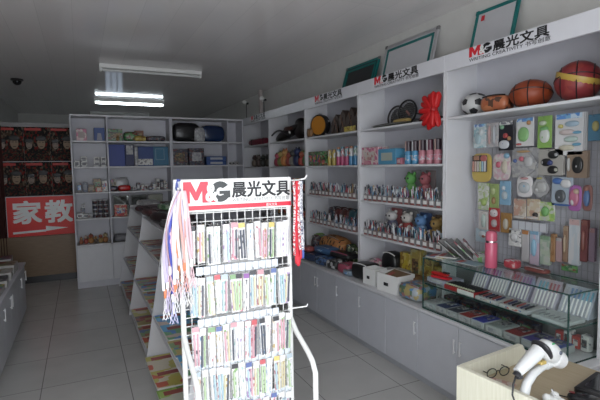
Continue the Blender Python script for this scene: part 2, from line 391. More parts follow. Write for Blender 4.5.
# whiteboards leaning on top of the right shelf units
def board(y0, y1, z1, frame_m, face_m, label, inner=None, xb=2.665, cat='whiteboard'):
    h = z1 - 2.427; a = math.atan2(.09, h)
    r = thing('whiteboard', label, cat, (xb, (y0 + y1) / 2, 2.427), rot=(0, a, 0)); hl = h / math.cos(a) - .003; Wd = y1 - y0; t = .028
    MB().box2((.004, -Wd / 2 + t * .5, t * .5), (.012, Wd / 2 - t * .5, hl - t * .5)).build('panel', face_m, r)
    f = MB()
    for s in (-1, 1): f.box2((0, s * Wd / 2, 0), (.018, s * (Wd / 2 - t), hl), .003)
    f.box2((0, -Wd / 2 + t, 0), (.018, Wd / 2 - t, t), .003); f.box2((0, -Wd / 2 + t, hl - t), (.018, Wd / 2 - t, hl), .003); f.build('frame', frame_m, r)
    if inner:
        g = MB(); q = t + .015
        for s in (-1, 1): g.box2((-.002, s * (Wd / 2 - q), q), (.004, s * (Wd / 2 - q - .022), hl - q))
        g.box2((-.002, -Wd / 2 + q, hl - q - .022), (.004, Wd / 2 - q, hl - q)); g.build('inner_frame', inner, r)
    for s in (-1, 1): MB().box((.008, s * (Wd / 2 - .012), hl - .012), (.026, .034, .034), .006).build('corner_cap', mat((.2, .2, .2), .4) if inner is M_grn else frame_m, r)
board(3.80, 4.43, 2.725, M_grn, mat((.012, .014, .016), .3), 'green framed blackboard leaning on top of the right shelves', M_grn, cat='blackboard')
board(2.97, 3.70, 2.790, M_alu, mat((.60, .60, .62), .3), 'aluminium framed whiteboard with teal inner border on shelf top', M_grn)
board(2.19, 2.57, 2.775, M_grn, mat((.58, .58, .60), .3), 'teal framed whiteboard with a red sticker, nearest on shelf top')
st = [o for o in COL.objects if o.name.startswith('whiteboard')][-1]
MB().box((-.004, .11, .285), (.003, .03, .04), .001).build('sticker', M_red, st)

# back shelves that divide the room
BZ = [.60, .96, 1.32, 1.673, 2.027]
for (x0, x1, xd, lab) in ((-.10, 1.222, .36, 'white back shelf unit with blue folders beside the posters'), (1.224, 2.335, 2.085, 'white back shelf unit with black bags on its top shelf')):
    r = thing('shelf_unit', lab, 'shelf unit', ((x0 + x1) / 2, 6.83, 0), group='white shelf units across the back'); hw = (x1 - x0) / 2; xm = (x0 + x1) / 2
    for s in (-1, 1): MB().box2((s * hw, 0, 0), (s * (hw - .02), .33, 2.38), .002).build('side_panel', M_lam, r)
    MB().box2((xd - .01 - xm, .004, .60), (xd + .01 - xm, .318, 2.36), .001).build('divider', M_lam, r)
    MB().box2((-hw + .02, .318, .0), (hw - .02, .33, 2.38)).build('back_panel', M_lam, r)
    MB().box2((-hw + .02, 0, 2.358), (hw - .02, .318, 2.38), .001).build('top_panel', M_lamw, r)
    for z in BZ:
        for a, b in ((x0 + .021, xd - .011), (xd + .011, x1 - .021)):
            MB().box2((a - xm, .004, z - .02), (b - xm, .316, z), .001).build('shelf', M_lamw, r)
    for a, b in ((x0 + .021, xd - .002), (xd + .002, x1 - .021)):
        d = MB().box2((a - xm, -.012, .09), (b - xm, .004, .578), .002).build('door', M_lamw, r)
        MB().box((b - xm - .03, -.02, .52), (.012, .018, .05), .003).build('handle', M_hnd, d)
    MB().box2((-hw + .02, .01, 0), (hw - .02, .03, .088)).build('plinth', M_lam, r)

# ================================================================== GOODS: builders
P_BOX = printed(((.55, .55, .52), (.45, .10, .08), (.10, .16, .35), (.60, .58, .50), (.25, .25, .25)), (45, 45, 60))
P_WHT = printed(((.62, .62, .60), (.66, .66, .64), (.6, .6, .58), (.2, .2, .22), (.64, .63, .6)), (50, 50, 70))
P_DRK = printed(((.02, .02, .025), (.05, .05, .06), (.12, .03, .03), (.03, .04, .09), (.15, .15, .15)), (45, 45, 60))
P_BLU = printed(((.02, .06, .30), (.03, .10, .42), (.02, .05, .22), (.05, .14, .4)), (14, 14, 14))
P_BRN = printed(((.14, .07, .04), (.05, .03, .02), (.22, .12, .05), (.09, .10, .06), (.3, .2, .08)), (40, 40, 50))
P_RED = printed(((.45, .02, .02), (.5, .04, .03), (.35, .02, .02), (.5, .35, .2)), (50, 50, 60))
P_TOY = printed(((.55, .06, .03), (.65, .30, .03), (.10, .25, .08), (.05, .07, .25), (.5, .4, .3), (.55, .1, .2)), (32, 32, 32))
P_GRN = printed(((.05, .18, .06), (.03, .09, .05), (.12, .28, .10), (.25, .3, .2), (.2, .05, .04)), (40, 40, 50))
P_PNK = printed(((.55, .25, .30), (.65, .45, .48), (.5, .15, .25), (.6, .55, .5)), (35, 35, 35))
P_YEL = printed(((.50, .38, .04), (.42, .30, .05), (.55, .45, .15), (.25, .14, .03)), (30, 30, 30))
P_MAG = printed(((.45, .42, .35), (.12, .20, .35), (.40, .10, .08), (.45, .38, .12), (.10, .22, .10), (.55, .54, .5)), (16, 16, 16))
P_LBL = printed(((.10, .25, .55), (.20, .40, .6), (.5, .6, .68), (.12, .2, .4)), (40, 40, 40))
P_GRY = printed(((.35, .35, .36), (.42, .42, .42), (.28, .28, .30), (.5, .5, .5)), (30, 30, 30))
def mute(c):
    l = .3 * c[0] + .55 * c[1] + .15 * c[2]
    return tuple(round(.90 * (v * .80 + l * .20), 4) for v in c)
def C(c, r=.45): return mat(mute(c), r)
_printed = printed
def printed(cols, scale=(40, 40, 40), rough=0.35, rnd=1.0): return _printed(tuple(mute(c) for c in cols), scale, rough, rnd)
def carton(name, label, cat, loc, d, m, group=None, rz=0.0, face=None, side='-x', top=None, bev=.003):
    """printed carton: body, a label panel on the side that faces the aisle, and a lid flap"""
    o = MB().box((0, 0, d[2] / 2), d, bev).build(name, m, None, loc, rz); tag(o, label, cat, group)
    if face is not None:
        if side == '-x': MB().box((-d[0] / 2 - .0008, 0, d[2] * .5), (.0016, d[1] * .62, d[2] * .5)).build('label_panel', face, o)
        else: MB().box((0, -d[1] / 2 - .0008, d[2] * .5), (d[0] * .62, .0016, d[2] * .5)).build('label_panel', face, o)
    if top is not None: MB().box((0, 0, d[2] + .001), (d[0] * .92, d[1] * .92, .003), .001).build('lid', top, o)
    return o
def pouch(name, label, cat, loc, d, m, group=None, rz=0.0, strip=None, tilt=0.0, e=.55, zip_m=None):
    """soft padded case or bag, with a zip along its top"""
    o = MB().sq((0, 0, d[2] / 2), d, e, .45, 20, 10, jit=.015).build(name, m, None, loc, rot=(0, tilt, rz), smooth=True); tag(o, label, cat, group)
    pts = [(-d[0] * .36, t * d[1] * .40, d[2] * (.90 + .08 * math.cos(t * 1.4))) for t in [-1 + k / 4 for k in range(9)]]
    MB().tube(pts, .005, 6).build('zip', zip_m or M_chr, o)
    if strip is not None: MB().sq((-.0, 0, d[2] * .52), (d[0] * 1.01, d[1] * .6, d[2] * .70), .5, .4, 16, 8).build('printed_panel', strip, o, smooth=True)
    return o
def book(name, label, cat, loc, d, m, group=None, rot=(0, 0, 0), edge=None):
    o = MB().box((0, 0, d[2] / 2), d, .001).build(name, edge or mat((.7, .69, .64), .6), None, loc, rot=rot); tag(o, label, cat, group)
    MB().box((0, 0, d[2] + .0006), (d[0], d[1], .0014)).build('cover', m, o)
    MB().box((-d[0] * .1, d[1] * .28, d[2] + .0018), (d[0] * .6, d[1] * .2, .001)).build('title_panel', C((.5, .08, .06)), o)
    return o

# ---------------------------------------------------------------- back shelf goods (front face at y about 6.86)
YG = 6.98
def bcart(name, label, cat, x, z, d, m, group=None, face=None, y=YG, rz=0.0):
    return carton(name, label, cat, (x, y, z), d, m, group, rz, face, '-y')
# left column
bcart('carton', 'faded pink box on the top left back shelf', 'box', .04, 2.028, (.13, .12, .165), P_PNK, None, C((.45, .35, .32)))
o = bcart('carton', 'blue box with pale tapered window beside the faded pink box', 'box', .265, 2.028, (.135, .10, .185), C((.03, .10, .38)))
MB().prism(((-.035, .012), (.035, .012), (.022, .11), (-.022, .11)), 'y', -.053, -.0505).build('window', C((.35, .36, .45)), o)
for k, (x, z, w, h) in enumerate(((-.035, 1.674, .075, .085), (.055, 1.674, .08, .08), (.055, 1.756, .08, .06), (.215, 1.674, .075, .075), (.30, 1.674, .075, .075), (.215, 1.751, .07, .055), (.305, 1.751, .075, .055))):
    bcart('carton', ('white ink box, %s of seven on the second left back shelf' % ORD[k]), 'box', x, z, (w, .11, h), P_WHT, 'small white ink boxes', C((.16, .16, .18)))
bcart('carton', 'small dark bottle box left on the third left back shelf', 'box', -.02, 1.321, (.06, .08, .13), P_DRK, None, P_LBL)
bcart('carton', 'dark blue printed box beside the small dark bottle box', 'box', .055, 1.321, (.06, .09, .14), printed(((.03, .06, .16), (.2, .22, .25), (.02, .03, .08)), (50, 50, 60)), None, C((.3, .32, .36)))
bcart('carton', 'low brown box in the middle of the third left shelf', 'box', .13, 1.321, (.08, .10, .10), P_BRN, None, C((.35, .3, .2)))
bcart('carton', 'tall brown picture box standing behind a small red box', 'box', .21, 1.321, (.11, .08, .18), P_BRN, None, P_GRN, y=7.06)
bcart('carton', 'small red box before the tall brown picture box', 'box', .225, 1.321, (.085, .06, .075), P_RED, None, C((.55, .5, .4)), y=6.92)
bcart('carton', 'upright white box at right end of third left shelf', 'box', .305, 1.321, (.07, .09, .155), P_WHT, None, P_BOX)
for k, (x, z, w, h) in enumerate(((-.03, .961, .08, .07), (.05, .961, .08, .06), (.01, 1.032, .055, .07), (.02, 1.103, .04, .05), (.09, .961, .055, .045))):
    bcart('carton', f'pale jar box, {ORD[k]} of the heap at left on fourth back shelf', 'box', x, z, (w, .10, h), P_WHT if k != 2 else P_DRK, 'heap of small jar boxes', P_DRK)
k = 0
for x, n in ((.165, 4), (.235, 4), (.305, 4)):
    for q in range(n):
        c = thing('glue_jar', f'dark glue jar, {("left", "middle", "right")[round((x - .165) / .07)]} column, {("bottom", "second", "third", "top")[q]} of the stack', 'jar', (x, 6.95, .961 + q * .062), group='stacked dark glue jars')
        MB().lathe([(.030, 0), (.032, .006), (.032, .045)], n=14).build('jar', P_DRK, c, smooth=True); MB().lathe([(.033, .045), (.033, .060), (.03, .0615)], n=14).build('lid', C((.5, .5, .5)), c, smooth=True)
def toy(name, label, loc, cols, s=1.0, group=None, cat='toy', rz=0.0):
    r = thing(name, label, cat, loc, rz, group=group); a, b, c = [C(q) for q in cols]
    MB().sq((0, 0, .05 * s), (.085 * s, .085 * s, .10 * s), .8, .8, 14, 8).build('body', a, r, smooth=True)
    MB().sq((0, 0, .125 * s), (.07 * s, .07 * s, .065 * s), 1, 1, 14, 8).build('head', b, r, smooth=True)
    for t in (-1, 1): MB().sq((0, t * .028 * s, .155 * s), (.016 * s, .024 * s, .026 * s), 1, 1, 8, 6).build('ear', c, r, smooth=True)
    return r
tc = [((.45, .12, .03), (.5, .3, .1), (.4, .05, .03)), ((.4, .05, .03), (.5, .35, .25), (.3, .1, .03)), ((.5, .22, .03), (.45, .1, .04), (.2, .08, .02)), ((.12, .08, .05), (.5, .25, .05), (.4, .05, .03)), ((.45, .28, .05), (.4, .08, .04), (.3, .3, .1)), ((.5, .2, .04), (.5, .4, .2), (.05, .04, .03))]
for k in range(6): toy('toy_figure', f'orange and red toy, {ORD[k]} from left on the lowest left back shelf', (-.03 + k * .062, 6.93, .601), tc[k], .62 + .12 * (k % 3), 'toys on the lowest back shelf')
# middle column .37 - 1.21
bcart('carton', 'dark green picture box, leftmost on the top middle back shelf', 'box', .47, 2.028, (.20, .12, .175), P_GRN, None, P_BRN, y=7.02)
toy('toy_figure', 'small amber toy standing before the dark green picture box', (.50, 6.90, 2.028), ((.35, .2, .03), (.45, .25, .04), (.2, .1, .03)), .5)
pouch('toy_pack', 'round grey green toy pack beside the dark green picture box', 'toy pack', (.68, 6.98, 2.028), (.20, .12, .14), P_GRN, None, 0, P_GRY)
bcart('carton', 'orange brown box standing among the top shelf toys', 'box', .80, 2.028, (.12, .10, .16), C((.28, .08, .03)), None, P_BRN, y=7.03)
pouch('toy_pack', 'yellow toy pack in front of the orange brown box', 'toy pack', (.80, 6.92, 2.028), (.16, .09, .08), P_YEL, None, 0, P_BRN)
pouch('toy_pack', 'dark speckled toy pack lying right on top middle shelf', 'toy pack', (1.02, 6.97, 2.028), (.28, .12, .085), P_DRK, None, 0, P_GRY)
for k, (x, w, h, m, f, lab) in enumerate(((.48, .215, .31, C((.02, .06, .36)), None, 'plain royal blue folder, leftmost on the second back shelf'), (.655, .12, .31, C((.015, .025, .12)), P_GRY, 'navy folder with a grey ring picture beside the blue folder'), (.86, .25, .285, C((.02, .07, .30)), P_WHT, 'blue folder with white label strip near its foot'), (1.08, .25, .285, C((.02, .20, .36)), None, 'turquoise folder with a line drawing, rightmost of the folders'))):
    o = MB().box((0, 0, h / 2), (w, .035, h), .004).build('ring_folder', m, None, (x, 6.93 + .02 * k, 1.6735), rot=(-.08, 0, 0)); tag(o, lab, 'folder')
    if k == 1: MB().box((.0, -.0185, h * .75), (.09, .003, .13)).build('label_panel', P_GRY, o)
    if k == 2: MB().box((.0, -.0185, h * .2), (.22, .003, .09)).build('label_panel', P_WHT, o)
    if k == 3:
        g = MB(); ww = .06
        for s in (-1, 1): g.box((s * ww, -.0182, h * .6), (.006, .002, .16)); g.box((0, -.0182, h * .6 + s * .08), (.126, .002, .006))
        g.build('label_panel', C((.25, .45, .55)), o)
    MB().box((-w / 2 - .001, 0, h / 2), (.003, .036, h * .98)).build('spine', m, o)
pouch('paper_bundle', 'white paper bundle standing between the navy and blue folders', 'papers', (.735, 6.90, 1.6735), (.05, .09, .28), P_GRY, None, 0, None, 0, .3)
for k, (x, m, h) in enumerate(((.40, P_BOX, .17), (.44, C((.5, .48, .42)), .17))):
    bcart('carton', f'slim upright box, {("brown", "cream")[k]}, at the left end of third middle shelf', 'box', x, 1.321, (.035, .06, h), m, None, P_BRN)
pouch('clear_bag', 'clear crinkled bag of supplies behind the red pack', 'bag', (.53, 7.03, 1.321), (.20, .10, .19), mat((.42, .42, .43), .2), None, 0, P_GRY)
pouch('toy_pack', 'glossy red pack on the third middle back shelf', 'toy pack', (.56, 6.92, 1.321), (.17, .11, .085), mat((.5, .02, .02), .25), None, 0, None)
pouch('dark_pack', 'small dark pack left of the glossy red pack', 'toy pack', (.42, 6.92, 1.321), (.11, .09, .075), P_DRK)
for k in range(9):
    bcart('carton', f'small black and white box, {ORD[k]} from left on third middle shelf', 'box', .70 + k * .055, 1.321, (.05, .09, .06 + .05 * ((k * 7) % 4) / 3 + (.07 if k > 5 else 0)), (P_WHT, P_DRK, P_BOX)[k % 3], 'small boxes on the third middle shelf', (P_DRK, P_GRY, P_WHT)[k % 3])
# framed pictures that mirror the daylight on the fourth shelf
for k, x in enumerate((.52, .76, 1.00)):
    r = thing('glossy_frame', f'glossy clear-fronted frame, {("left", "middle", "right")[k]} of three on the fourth back shelf', 'frame', (x, 7.05, .961), group='glossy frames')
    MB().box((0, 0, .15), (.22, .012, .29), .002).build('board', C((.28, .28, .28)), r); MB().box((0, -.008, .15), (.20, .002, .27)).build('glazing', mat((.3, .32, .3), .06, .75), r)
bcart('carton', 'red printed box in front of the left glossy frame', 'box', .50, .961, (.17, .10, .16), P_RED, None, P_BOX)
bcart('carton', 'dark green box beside the red printed box', 'box', .66, .961, (.10, .10, .15), C((.02, .07, .05)), None, P_GRN)
pouch('grey_parcel', 'grey wrapped parcel on the lowest middle back shelf', 'parcel', (.56, 6.97, .601), (.34, .2, .10), C((.22, .22, .24)), None, 0, None)
pouch('grey_parcel', 'second grey wrapped parcel behind the magazine rack', 'parcel', (.95, 6.97, .601), (.34, .2, .12), C((.24, .24, .25)), None, 0, P_GRY)
# right unit of the back
pouch('clothing_bag', 'large black shiny bag on the top right back shelf', 'bag', (1.47, 6.99, 2.028), (.42, .22, .29), mat((.012, .012, .014), .25), None, 0, None, 0, .6)
pouch('clothing_bag', 'grey and black crumpled bag beside the large black bag', 'bag', (1.66, 6.93, 2.028), (.18, .12, .22), P_GRY, None, 0, P_DRK)
pouch('clothing_bag', 'navy blue shiny bag on the top right back shelf', 'bag', (1.87, 6.98, 2.028), (.38, .22, .26), mat((.012, .03, .09), .25), None, 0, None, 0, .6)
bcart('carton', 'brown patterned box, left on second right back shelf', 'box', 1.36, 1.674, (.23, .14, .25), P_DRK, None, P_BRN)
bcart('carton', 'dark patterned box beside the brown patterned box', 'box', 1.61, 1.674, (.23, .14, .26), P_DRK, None, P_GRY)
for k, z in enumerate((1.674, 1.742)): bcart('stationery_box', f'flat blue box with white label, {("lower", "upper")[k]} of two stacked', 'box', 1.91, z, (.31, .18, .066), C((.02, .09, .33)), None, C((.5, .52, .55)))
for k in range(3): bcart('carton', f'tiny pale box, {ORD[k]} from left in the narrow back column', 'box', 2.14 + k * .06, 1.674, (.05, .08, .05), P_WHT, None, P_DRK)
bcart('stationery_box', 'flat black box low on the third right back shelf', 'box', 1.76, 1.321, (.46, .18, .045), M_blk, None, C((.05, .06, .12)))
bcart('stationery_box', 'dark blue box with red mark on the flat black box', 'box', 1.85, 1.3665, (.24, .14, .10), C((.015, .02, .07)), None, C((.2, .05, .06)))

# ---------------------------------------------------------------- right shelves: far bays
def rcart(name, label, cat, y, z, d, m, group=None, face=None, x=2.55, rz=0.0): return carton(name, label, cat, (x, y, z + .0005), d, m, group, rz, face, '-x')
# far corner bay
o = MB().sq((0, 0, .045), (.07, .85, .09), .6, .4, 16, 8).build('rolled_mat', mat((.22, .012, .035), .4), None, (2.50, 6.58, 1.976), smooth=True); tag(o, 'long dark red rolled bag on the far corner shelf', 'bag')
for s in (-1, 1): MB().box((0, s * .25, .045), (.074, .03, .094), .006).build('strap', C((.06, .01, .015)), o)
for k in range(5): toy('toy_figure', f'dim dark toy, {ORD[k]} from left on the far corner shelf', (2.56, 6.95 - k * .19, 1.636), (((.2, .14, .1), (.1, .06, .05), (.15, .05, .04)), ((.1, .06, .05), (.14, .1, .08), (.04, .03, .03)), ((.05, .05, .045), (.03, .04, .03), (.1, .08, .06)), ((.08, .07, .05), (.05, .05, .05), (.03, .03, .03)), ((.35, .1, .02), (.3, .12, .04), (.1, .06, .03)))[k], 1.15, 'toys on the far corner shelf')
# bay 4.895-6.055
r = thing('instrument_case', 'long black curved case with brown patch on the top shelf', 'case', (2.58, 5.62, 1.976), rot=(0, 0, 0))
MB().sq((0, .02, .115), (.20, .82, .10), .8, 1.0, 24, 10, Matrix.Rotation(-.20, 3, 'X')).build('body', mat((.010, .008, .008), .35), r, smooth=True)
MB().sq((.03, -.30, .15), (.15, .26, .27), .8, .9, 20, 10).build('round_case', mat((.015, .010, .010), .35), r, smooth=True)
MB().sq((-.06, -.12, .155), (.10, .26, .06), .8, .8, 16, 8).build('leather_patch', C((.10, .025, .018)), r, smooth=True)
MB().box((-.115, -.25, .10), (.01, .05, .025), .003, Matrix.Rotation(.4, 3, 'X')).build('white_tag', M_wh, r)
MB().tube([(-.10, .38 - .09 * k, .10 + .05 * math.sin(k * .6)) for k in range(8)], .012, 8).build('strap', M_blk, r, smooth=True)
fl = [((.55, .04, .10), (.6, .06, .12), (.1, .2, .05)), ((.25, .28, .05), (.5, .35, .06), (.1, .2, .05)), ((.65, .22, .02), (.6, .3, .05), (.55, .1, .03)), ((.4, .06, .04), (.5, .08, .05), (.12, .12, .1)), ((.3, .28, .24), (.1, .1, .1), (.2, .2, .2)), ((.02, .03, .10), (.03, .05, .16), (.02, .02, .05)), ((.5, .06, .04), (.55, .12, .05), (.2, .3, .08)), ((.12, .25, .06), (.2, .3, .1), (.5, .1, .05))]
for k in range(8): toy('toy_figure', ('bright toy figure, %s from left on the second shelf before the drum bay' % ORD[k]), (2.53, 5.93 - k * .132, 1.636), fl[k], 1.18 + .15 * (k % 3), 'bright toys on the second shelf')
for z, nm in ((1.296, 'third'), (.961, 'fourth')):
    for k in range(5): rcart('carton', f'dark toy box, {ORD[k]} from left on the {nm} shelf right of the red lanyards', 'box', 5.80 - k * .19, z, (.12, .15, .12 + .03 * (k % 3)), (P_DRK, P_BRN, P_TOY, P_BLU, P_DRK)[k], 'dark boxes behind the lanyards', (P_TOY, P_RED, P_GRY, P_GRY, P_RED)[k])
for k in range(4): pouch('pencil_case', f'dark padded pencil case, {ORD[k]} from left on the worktop behind the lanyards', 'pencil case', (2.42, 5.75 - k * .24, .576), (.22, .22, .10), (P_DRK, C((.03, .03, .05)), P_DRK, C((.06, .05, .09)))[k], 'dark cases behind the lanyards', .2, P_GRY if k % 2 else None)
# drum bay 3.735-4.895
r = thing('toy_drum', 'orange faced tambourine drum standing on the top shelf', 'drum', (2.545, 4.70, 1.976), rot=(0, 0, .35))
MB().tube([(-.02, 0, .13), (.05, 0, .13)], .125, 24).build('shell', M_blk, r, smooth=True)
MB().tube([(-.024, 0, .13), (-.018, 0, .13)], .108, 24).build('drumhead', mat((.50, .20, .02), .45), r, smooth=True)
for k in range(5):
    a = k * 1.2566 + .3; MB().tube([(.0, .126 * math.cos(a), .13 + .126 * math.sin(a)), (.03, .126 * math.cos(a), .13 + .126 * math.sin(a))], .014, 8).build('jingle', M_chr, r)
pouch('small_purse', 'small tan pouch left at the foot of the orange drum', 'pouch', (2.47, 4.80, 1.976), (.05, .10, .10), C((.30, .14, .03)))
for k, (y, h, ry) in enumerate(((4.36, .22, .5), (4.22, .25, .35), (4.05, .26, .4), (3.90, .24, .2))):
    r = thing('violin_case', f'brown leathery fan-shaped bag, {ORD[k]} from left beside the orange drum', 'bag', (2.60, y, 1.976), group='brown bags on the drum shelf')
    MB().prism(((-.09, 0), (.09, 0), (.06 + .03, h * .6), (-.01, h), (-.06, h * .8)), 'x', -.04, .04).build('body', C((.085, .055, .045)), r)
    MB().tube([(-.042, -.05, .02), (-.042, .03, h * .8)], .006, 6).build('seam', C((.2, .1, .06)), r)
    MB().tube([(-.042, .05, .02), (-.042, -.02, h * .7)], .006, 6).build('strap', C((.04, .025, .02)), r)
for k in range(4): rcart('price_tag', f'small yellow tag card, {ORD[k]} of four before the brown bags', 'tag', 4.02 - k * .055, 1.976, (.006, .045, .055), C((.55, .42, .02)), 'yellow tag cards', P_YEL, 2.48)
for k in range(4): rcart('game_box', f'dark green toy box, {ORD[k]} from left beside the yellow tubes', 'box', 4.80 - k * .105, 1.636, (.10, .10, .165 if k < 3 else .08), P_GRN, 'dark green toy boxes', P_TOY, 2.52)
def tube_bottle(label, y, z, cb, ct, cc, h=.175, r=.024, x=2.50, group=None, name='pencil_tube', cat='tube', low=None):
    t = thing(name, label, cat, (x, y, z), group=group)
    MB().lathe([(r * .95, 0), (r, .004), (r, h * .48)], n=14).build('base', C(cb, .3), t, smooth=True)
    MB().lathe([(r * .98, h * .48), (r * .98, h * .86), (r * .7, h * .9)], n=14).build('sleeve', printed((ct, cc, (.6, .6, .6), ct), (70, 70, 40)), t, smooth=True)
    MB().lathe([(r * .72, h * .9), (r * .75, h * .98), (r * .5, h)], n=14).build('cap', C(cc, .3), t, smooth=True)
    return t
for k in range(2): tube_bottle('yellow pencil tube, %s of two beside the dark green boxes' % ('left', 'right')[k], 4.385 - k * .095, 1.636, (.55, .40, .03), (.55, .42, .05), (.45, .25, .03), group='yellow tubes')
for k in range(5): tube_bottle(f'{("pink", "pink", "pink", "blue", "blue")[k]} based pencil tube, {ORD[k]} from left right of the yellow tubes', 4.195 - k * .084, 1.636, (.55, .05, .18) if k < 3 else (.04, .25, .5), ((.15, .35, .5), (.5, .12, .15), (.2, .4, .45), (.5, .5, .52), (.2, .35, .2))[k], ((.5, .2, .08), (.1, .3, .4), (.5, .1, .08))[k % 3], .195, group='pink and blue tubes')
# pen cups
PENC = [_printed(q, (85, 85, 14)) for q in (((.70, .70, .70), (.04, .05, .10), (.60, .62, .64), (.05, .05, .06), (.08, .26, .32), (.30, .30, .30), (.35, .08, .10)), ((.62, .62, .62), (.03, .03, .04), (.40, .26, .10), (.12, .18, .28), (.66, .66, .66), (.02, .02, .03), (.20, .08, .14)), ((.08, .24, .40), (.68, .68, .70), (.05, .05, .06), (.42, .08, .10), (.55, .60, .6), (.04, .05, .05)))]
def pen_cup(y, z, label, plabel, group, k, x=2.50, hp=.135):
    r = thing('pen_cup', label, 'pen cup', (x, y, z), group=group); w, h = .052, .058
    c = MB()
    c.box2((-w / 2, -w / 2, 0), (w / 2, w / 2, .003))
    for s in (-1, 1): c.box2((s * w / 2, -w / 2, .003), (s * (w / 2 - .002), w / 2, h)); c.box2((-w / 2 + .002, s * w / 2, .003), (w / 2 - .002, s * (w / 2 - .002), h))
    c.build('cup', C(((.36, .33, .33), (.30, .30, .31), (.34, .24, .22))[k % 3], .3), r)
    MB().box((-w / 2 - .001, 0, h * .55), (.002, w * .80, h * .48)).build('price_label', mat((.80, .80, .78), .4), r); MB().box((-w / 2 - .0008, 0, h * .12), (.0018, w * .9, h * .2)).build('red_edge', C((.36, .07, .06)), r)
    b = MB()
    for q in range(7):
        a = random.uniform(0, 6.28); px, py = .017 * math.cos(a), .017 * math.sin(a)
        hh = hp * random.uniform(.85, 1.15)
        b.tube([(px, py, .004), (px * 1.25 + random.uniform(-.014, .010), py * 1.25 + random.uniform(-.024, .024), hh)], random.choice((.0048, .0062, .0075)), 6)
    o = b.build('pen_bunch', PENC[(k * 5 + int(z * 10)) % 3], None, (x, y, z))
    tag(o, plabel, 'pens', group and group.replace('cups', 'bunches'), 'stuff')
for (ys, n, z, nm, bay) in ((4.82, 13, 1.2955, 'upper', 'drum'), (4.82, 12, .9605, 'lower', 'drum'), (3.655, 14, 1.2955, 'upper', 'racket'), (3.655, 14, .9605, 'lower', 'racket')):
    st = {13: .0805, 12: .0875, 14: .0765}[n]
    for k in range(n):
        pen_cup(ys - k * st, z, f'labelled pen cup, {ORD[k]} from left, {nm} cup shelf of the {bay} bay', f'pens in the {ORD[k]} cup from left, {nm} cup shelf, {bay} bay', f'pen cups on the {nm} shelf of the {bay} bay', k)
for k in range(5): pouch('soft_toy_pack', f'dark red packed toy, {ORD[k]} from left behind the lower cups of the drum bay', 'toy pack', (2.62, 4.47 - k * .145, .961), (.14, .14, .21), (P_DRK, C((.12, .02, .02)), C((.10, .02, .015)), C((.02, .10, .13)), C((.10, .02, .02)))[k], 'dark packs behind the cups', 0, None)
# worktop under the drum bay
cs = [(2.36, 4.72, (.22, .26, .09), C((.025, .02, .035)), P_DRK, 'black and purple pencil case, farthest left on the open worktop'), (2.34, 4.45, (.22, .25, .09), C((.03, .05, .13)), P_BLU, 'navy pencil case second along the open worktop'),
      (2.33, 4.20, (.20, .22, .09), printed(((.03, .09, .25), (.10, .2, .4), (.02, .03, .06)), (30, 30, 30)), None, 'blue swirl patterned pencil case at the worktop edge'), (2.33, 3.97, (.18, .18, .10), printed(((.01, .01, .012), (.03, .03, .03), (.5, .5, .5), (.02, .02, .02)), (30, 30, 30)), None, 'black and white spotted pencil case at the worktop edge'),
      (2.35, 3.76, (.20, .18, .10), C((.45, .06, .12)), P_PNK, 'pink and red pencil case left of the black camera bag'), (2.31, 3.66, (.14, .12, .06), C((.20, .28, .36)), P_LBL, 'pale blue flat pouch at the worktop edge')]
for x, y, d, m, s, lab in cs: pouch('pencil_case', lab, 'pencil case', (x, y, .576), d, m, None, .15, s)
pouch('pencil_case', 'bright blue pencil case lying on top of the dark ones', 'pencil case', (2.42, 4.33, .667), (.18, .34, .08), C((.05, .16, .36)), None, .1, P_LBL)
pouch('pencil_case', 'small coral red pouch on top of the dark pencil cases', 'pencil case', (2.30, 4.55, .667), (.10, .14, .06), C((.45, .08, .07)))
pouch('pencil_case', 'black flat pencil case with pink edge on the heap', 'pencil case', (2.43, 3.99, .677), (.18, .34, .06), C((.018, .018, .02)), None, .1, None, 0, .5, C((.6, .1, .2)))
pouch('camera_bag', 'black bag with white zip left of the white cartons', 'bag', (2.37, 3.50, .576), (.22, .22, .15), mat((.012, .012, .012), .35), None, .15, None, 0, .5, M_wh)
pouch('soft_toy', 'lime green soft bag at the back of the worktop', 'bag', (2.60, 4.84, .576), (.16, .09, .24), C((.22, .45, .04)), None, 0, None)
P_TIG = printed(((.55, .20, .02), (.50, .16, .02), (.03, .02, .015), (.58, .26, .04)), (26, 60, 26), .6)
pouch('plush_toy', 'orange tiger-striped plush at the back of the worktop', 'soft toy', (2.58, 4.42, .576), (.22, .52, .27), P_TIG, None, 0, None, 0, .8)
pouch('plush_toy', 'small dark spotted plush left of the tiger-striped one', 'soft toy', (2.50, 4.72, .576), (.12, .10, .24), P_DRK, None, 0, None, 0, .8)
for k in range(4): pouch('cloth_bag', f'green and black folded bag, {ORD[k]} of four leaning right of the tiger plush', 'bag', (2.58, 4.08 - k * .075, .576), (.15, .06, .22 - .025 * k), printed(((.02, .03, .02), (.25, .40, .12), (.08, .14, .05), (.35, .4, .2)), (35, 50, 18)), 'leaning green bags', .3)

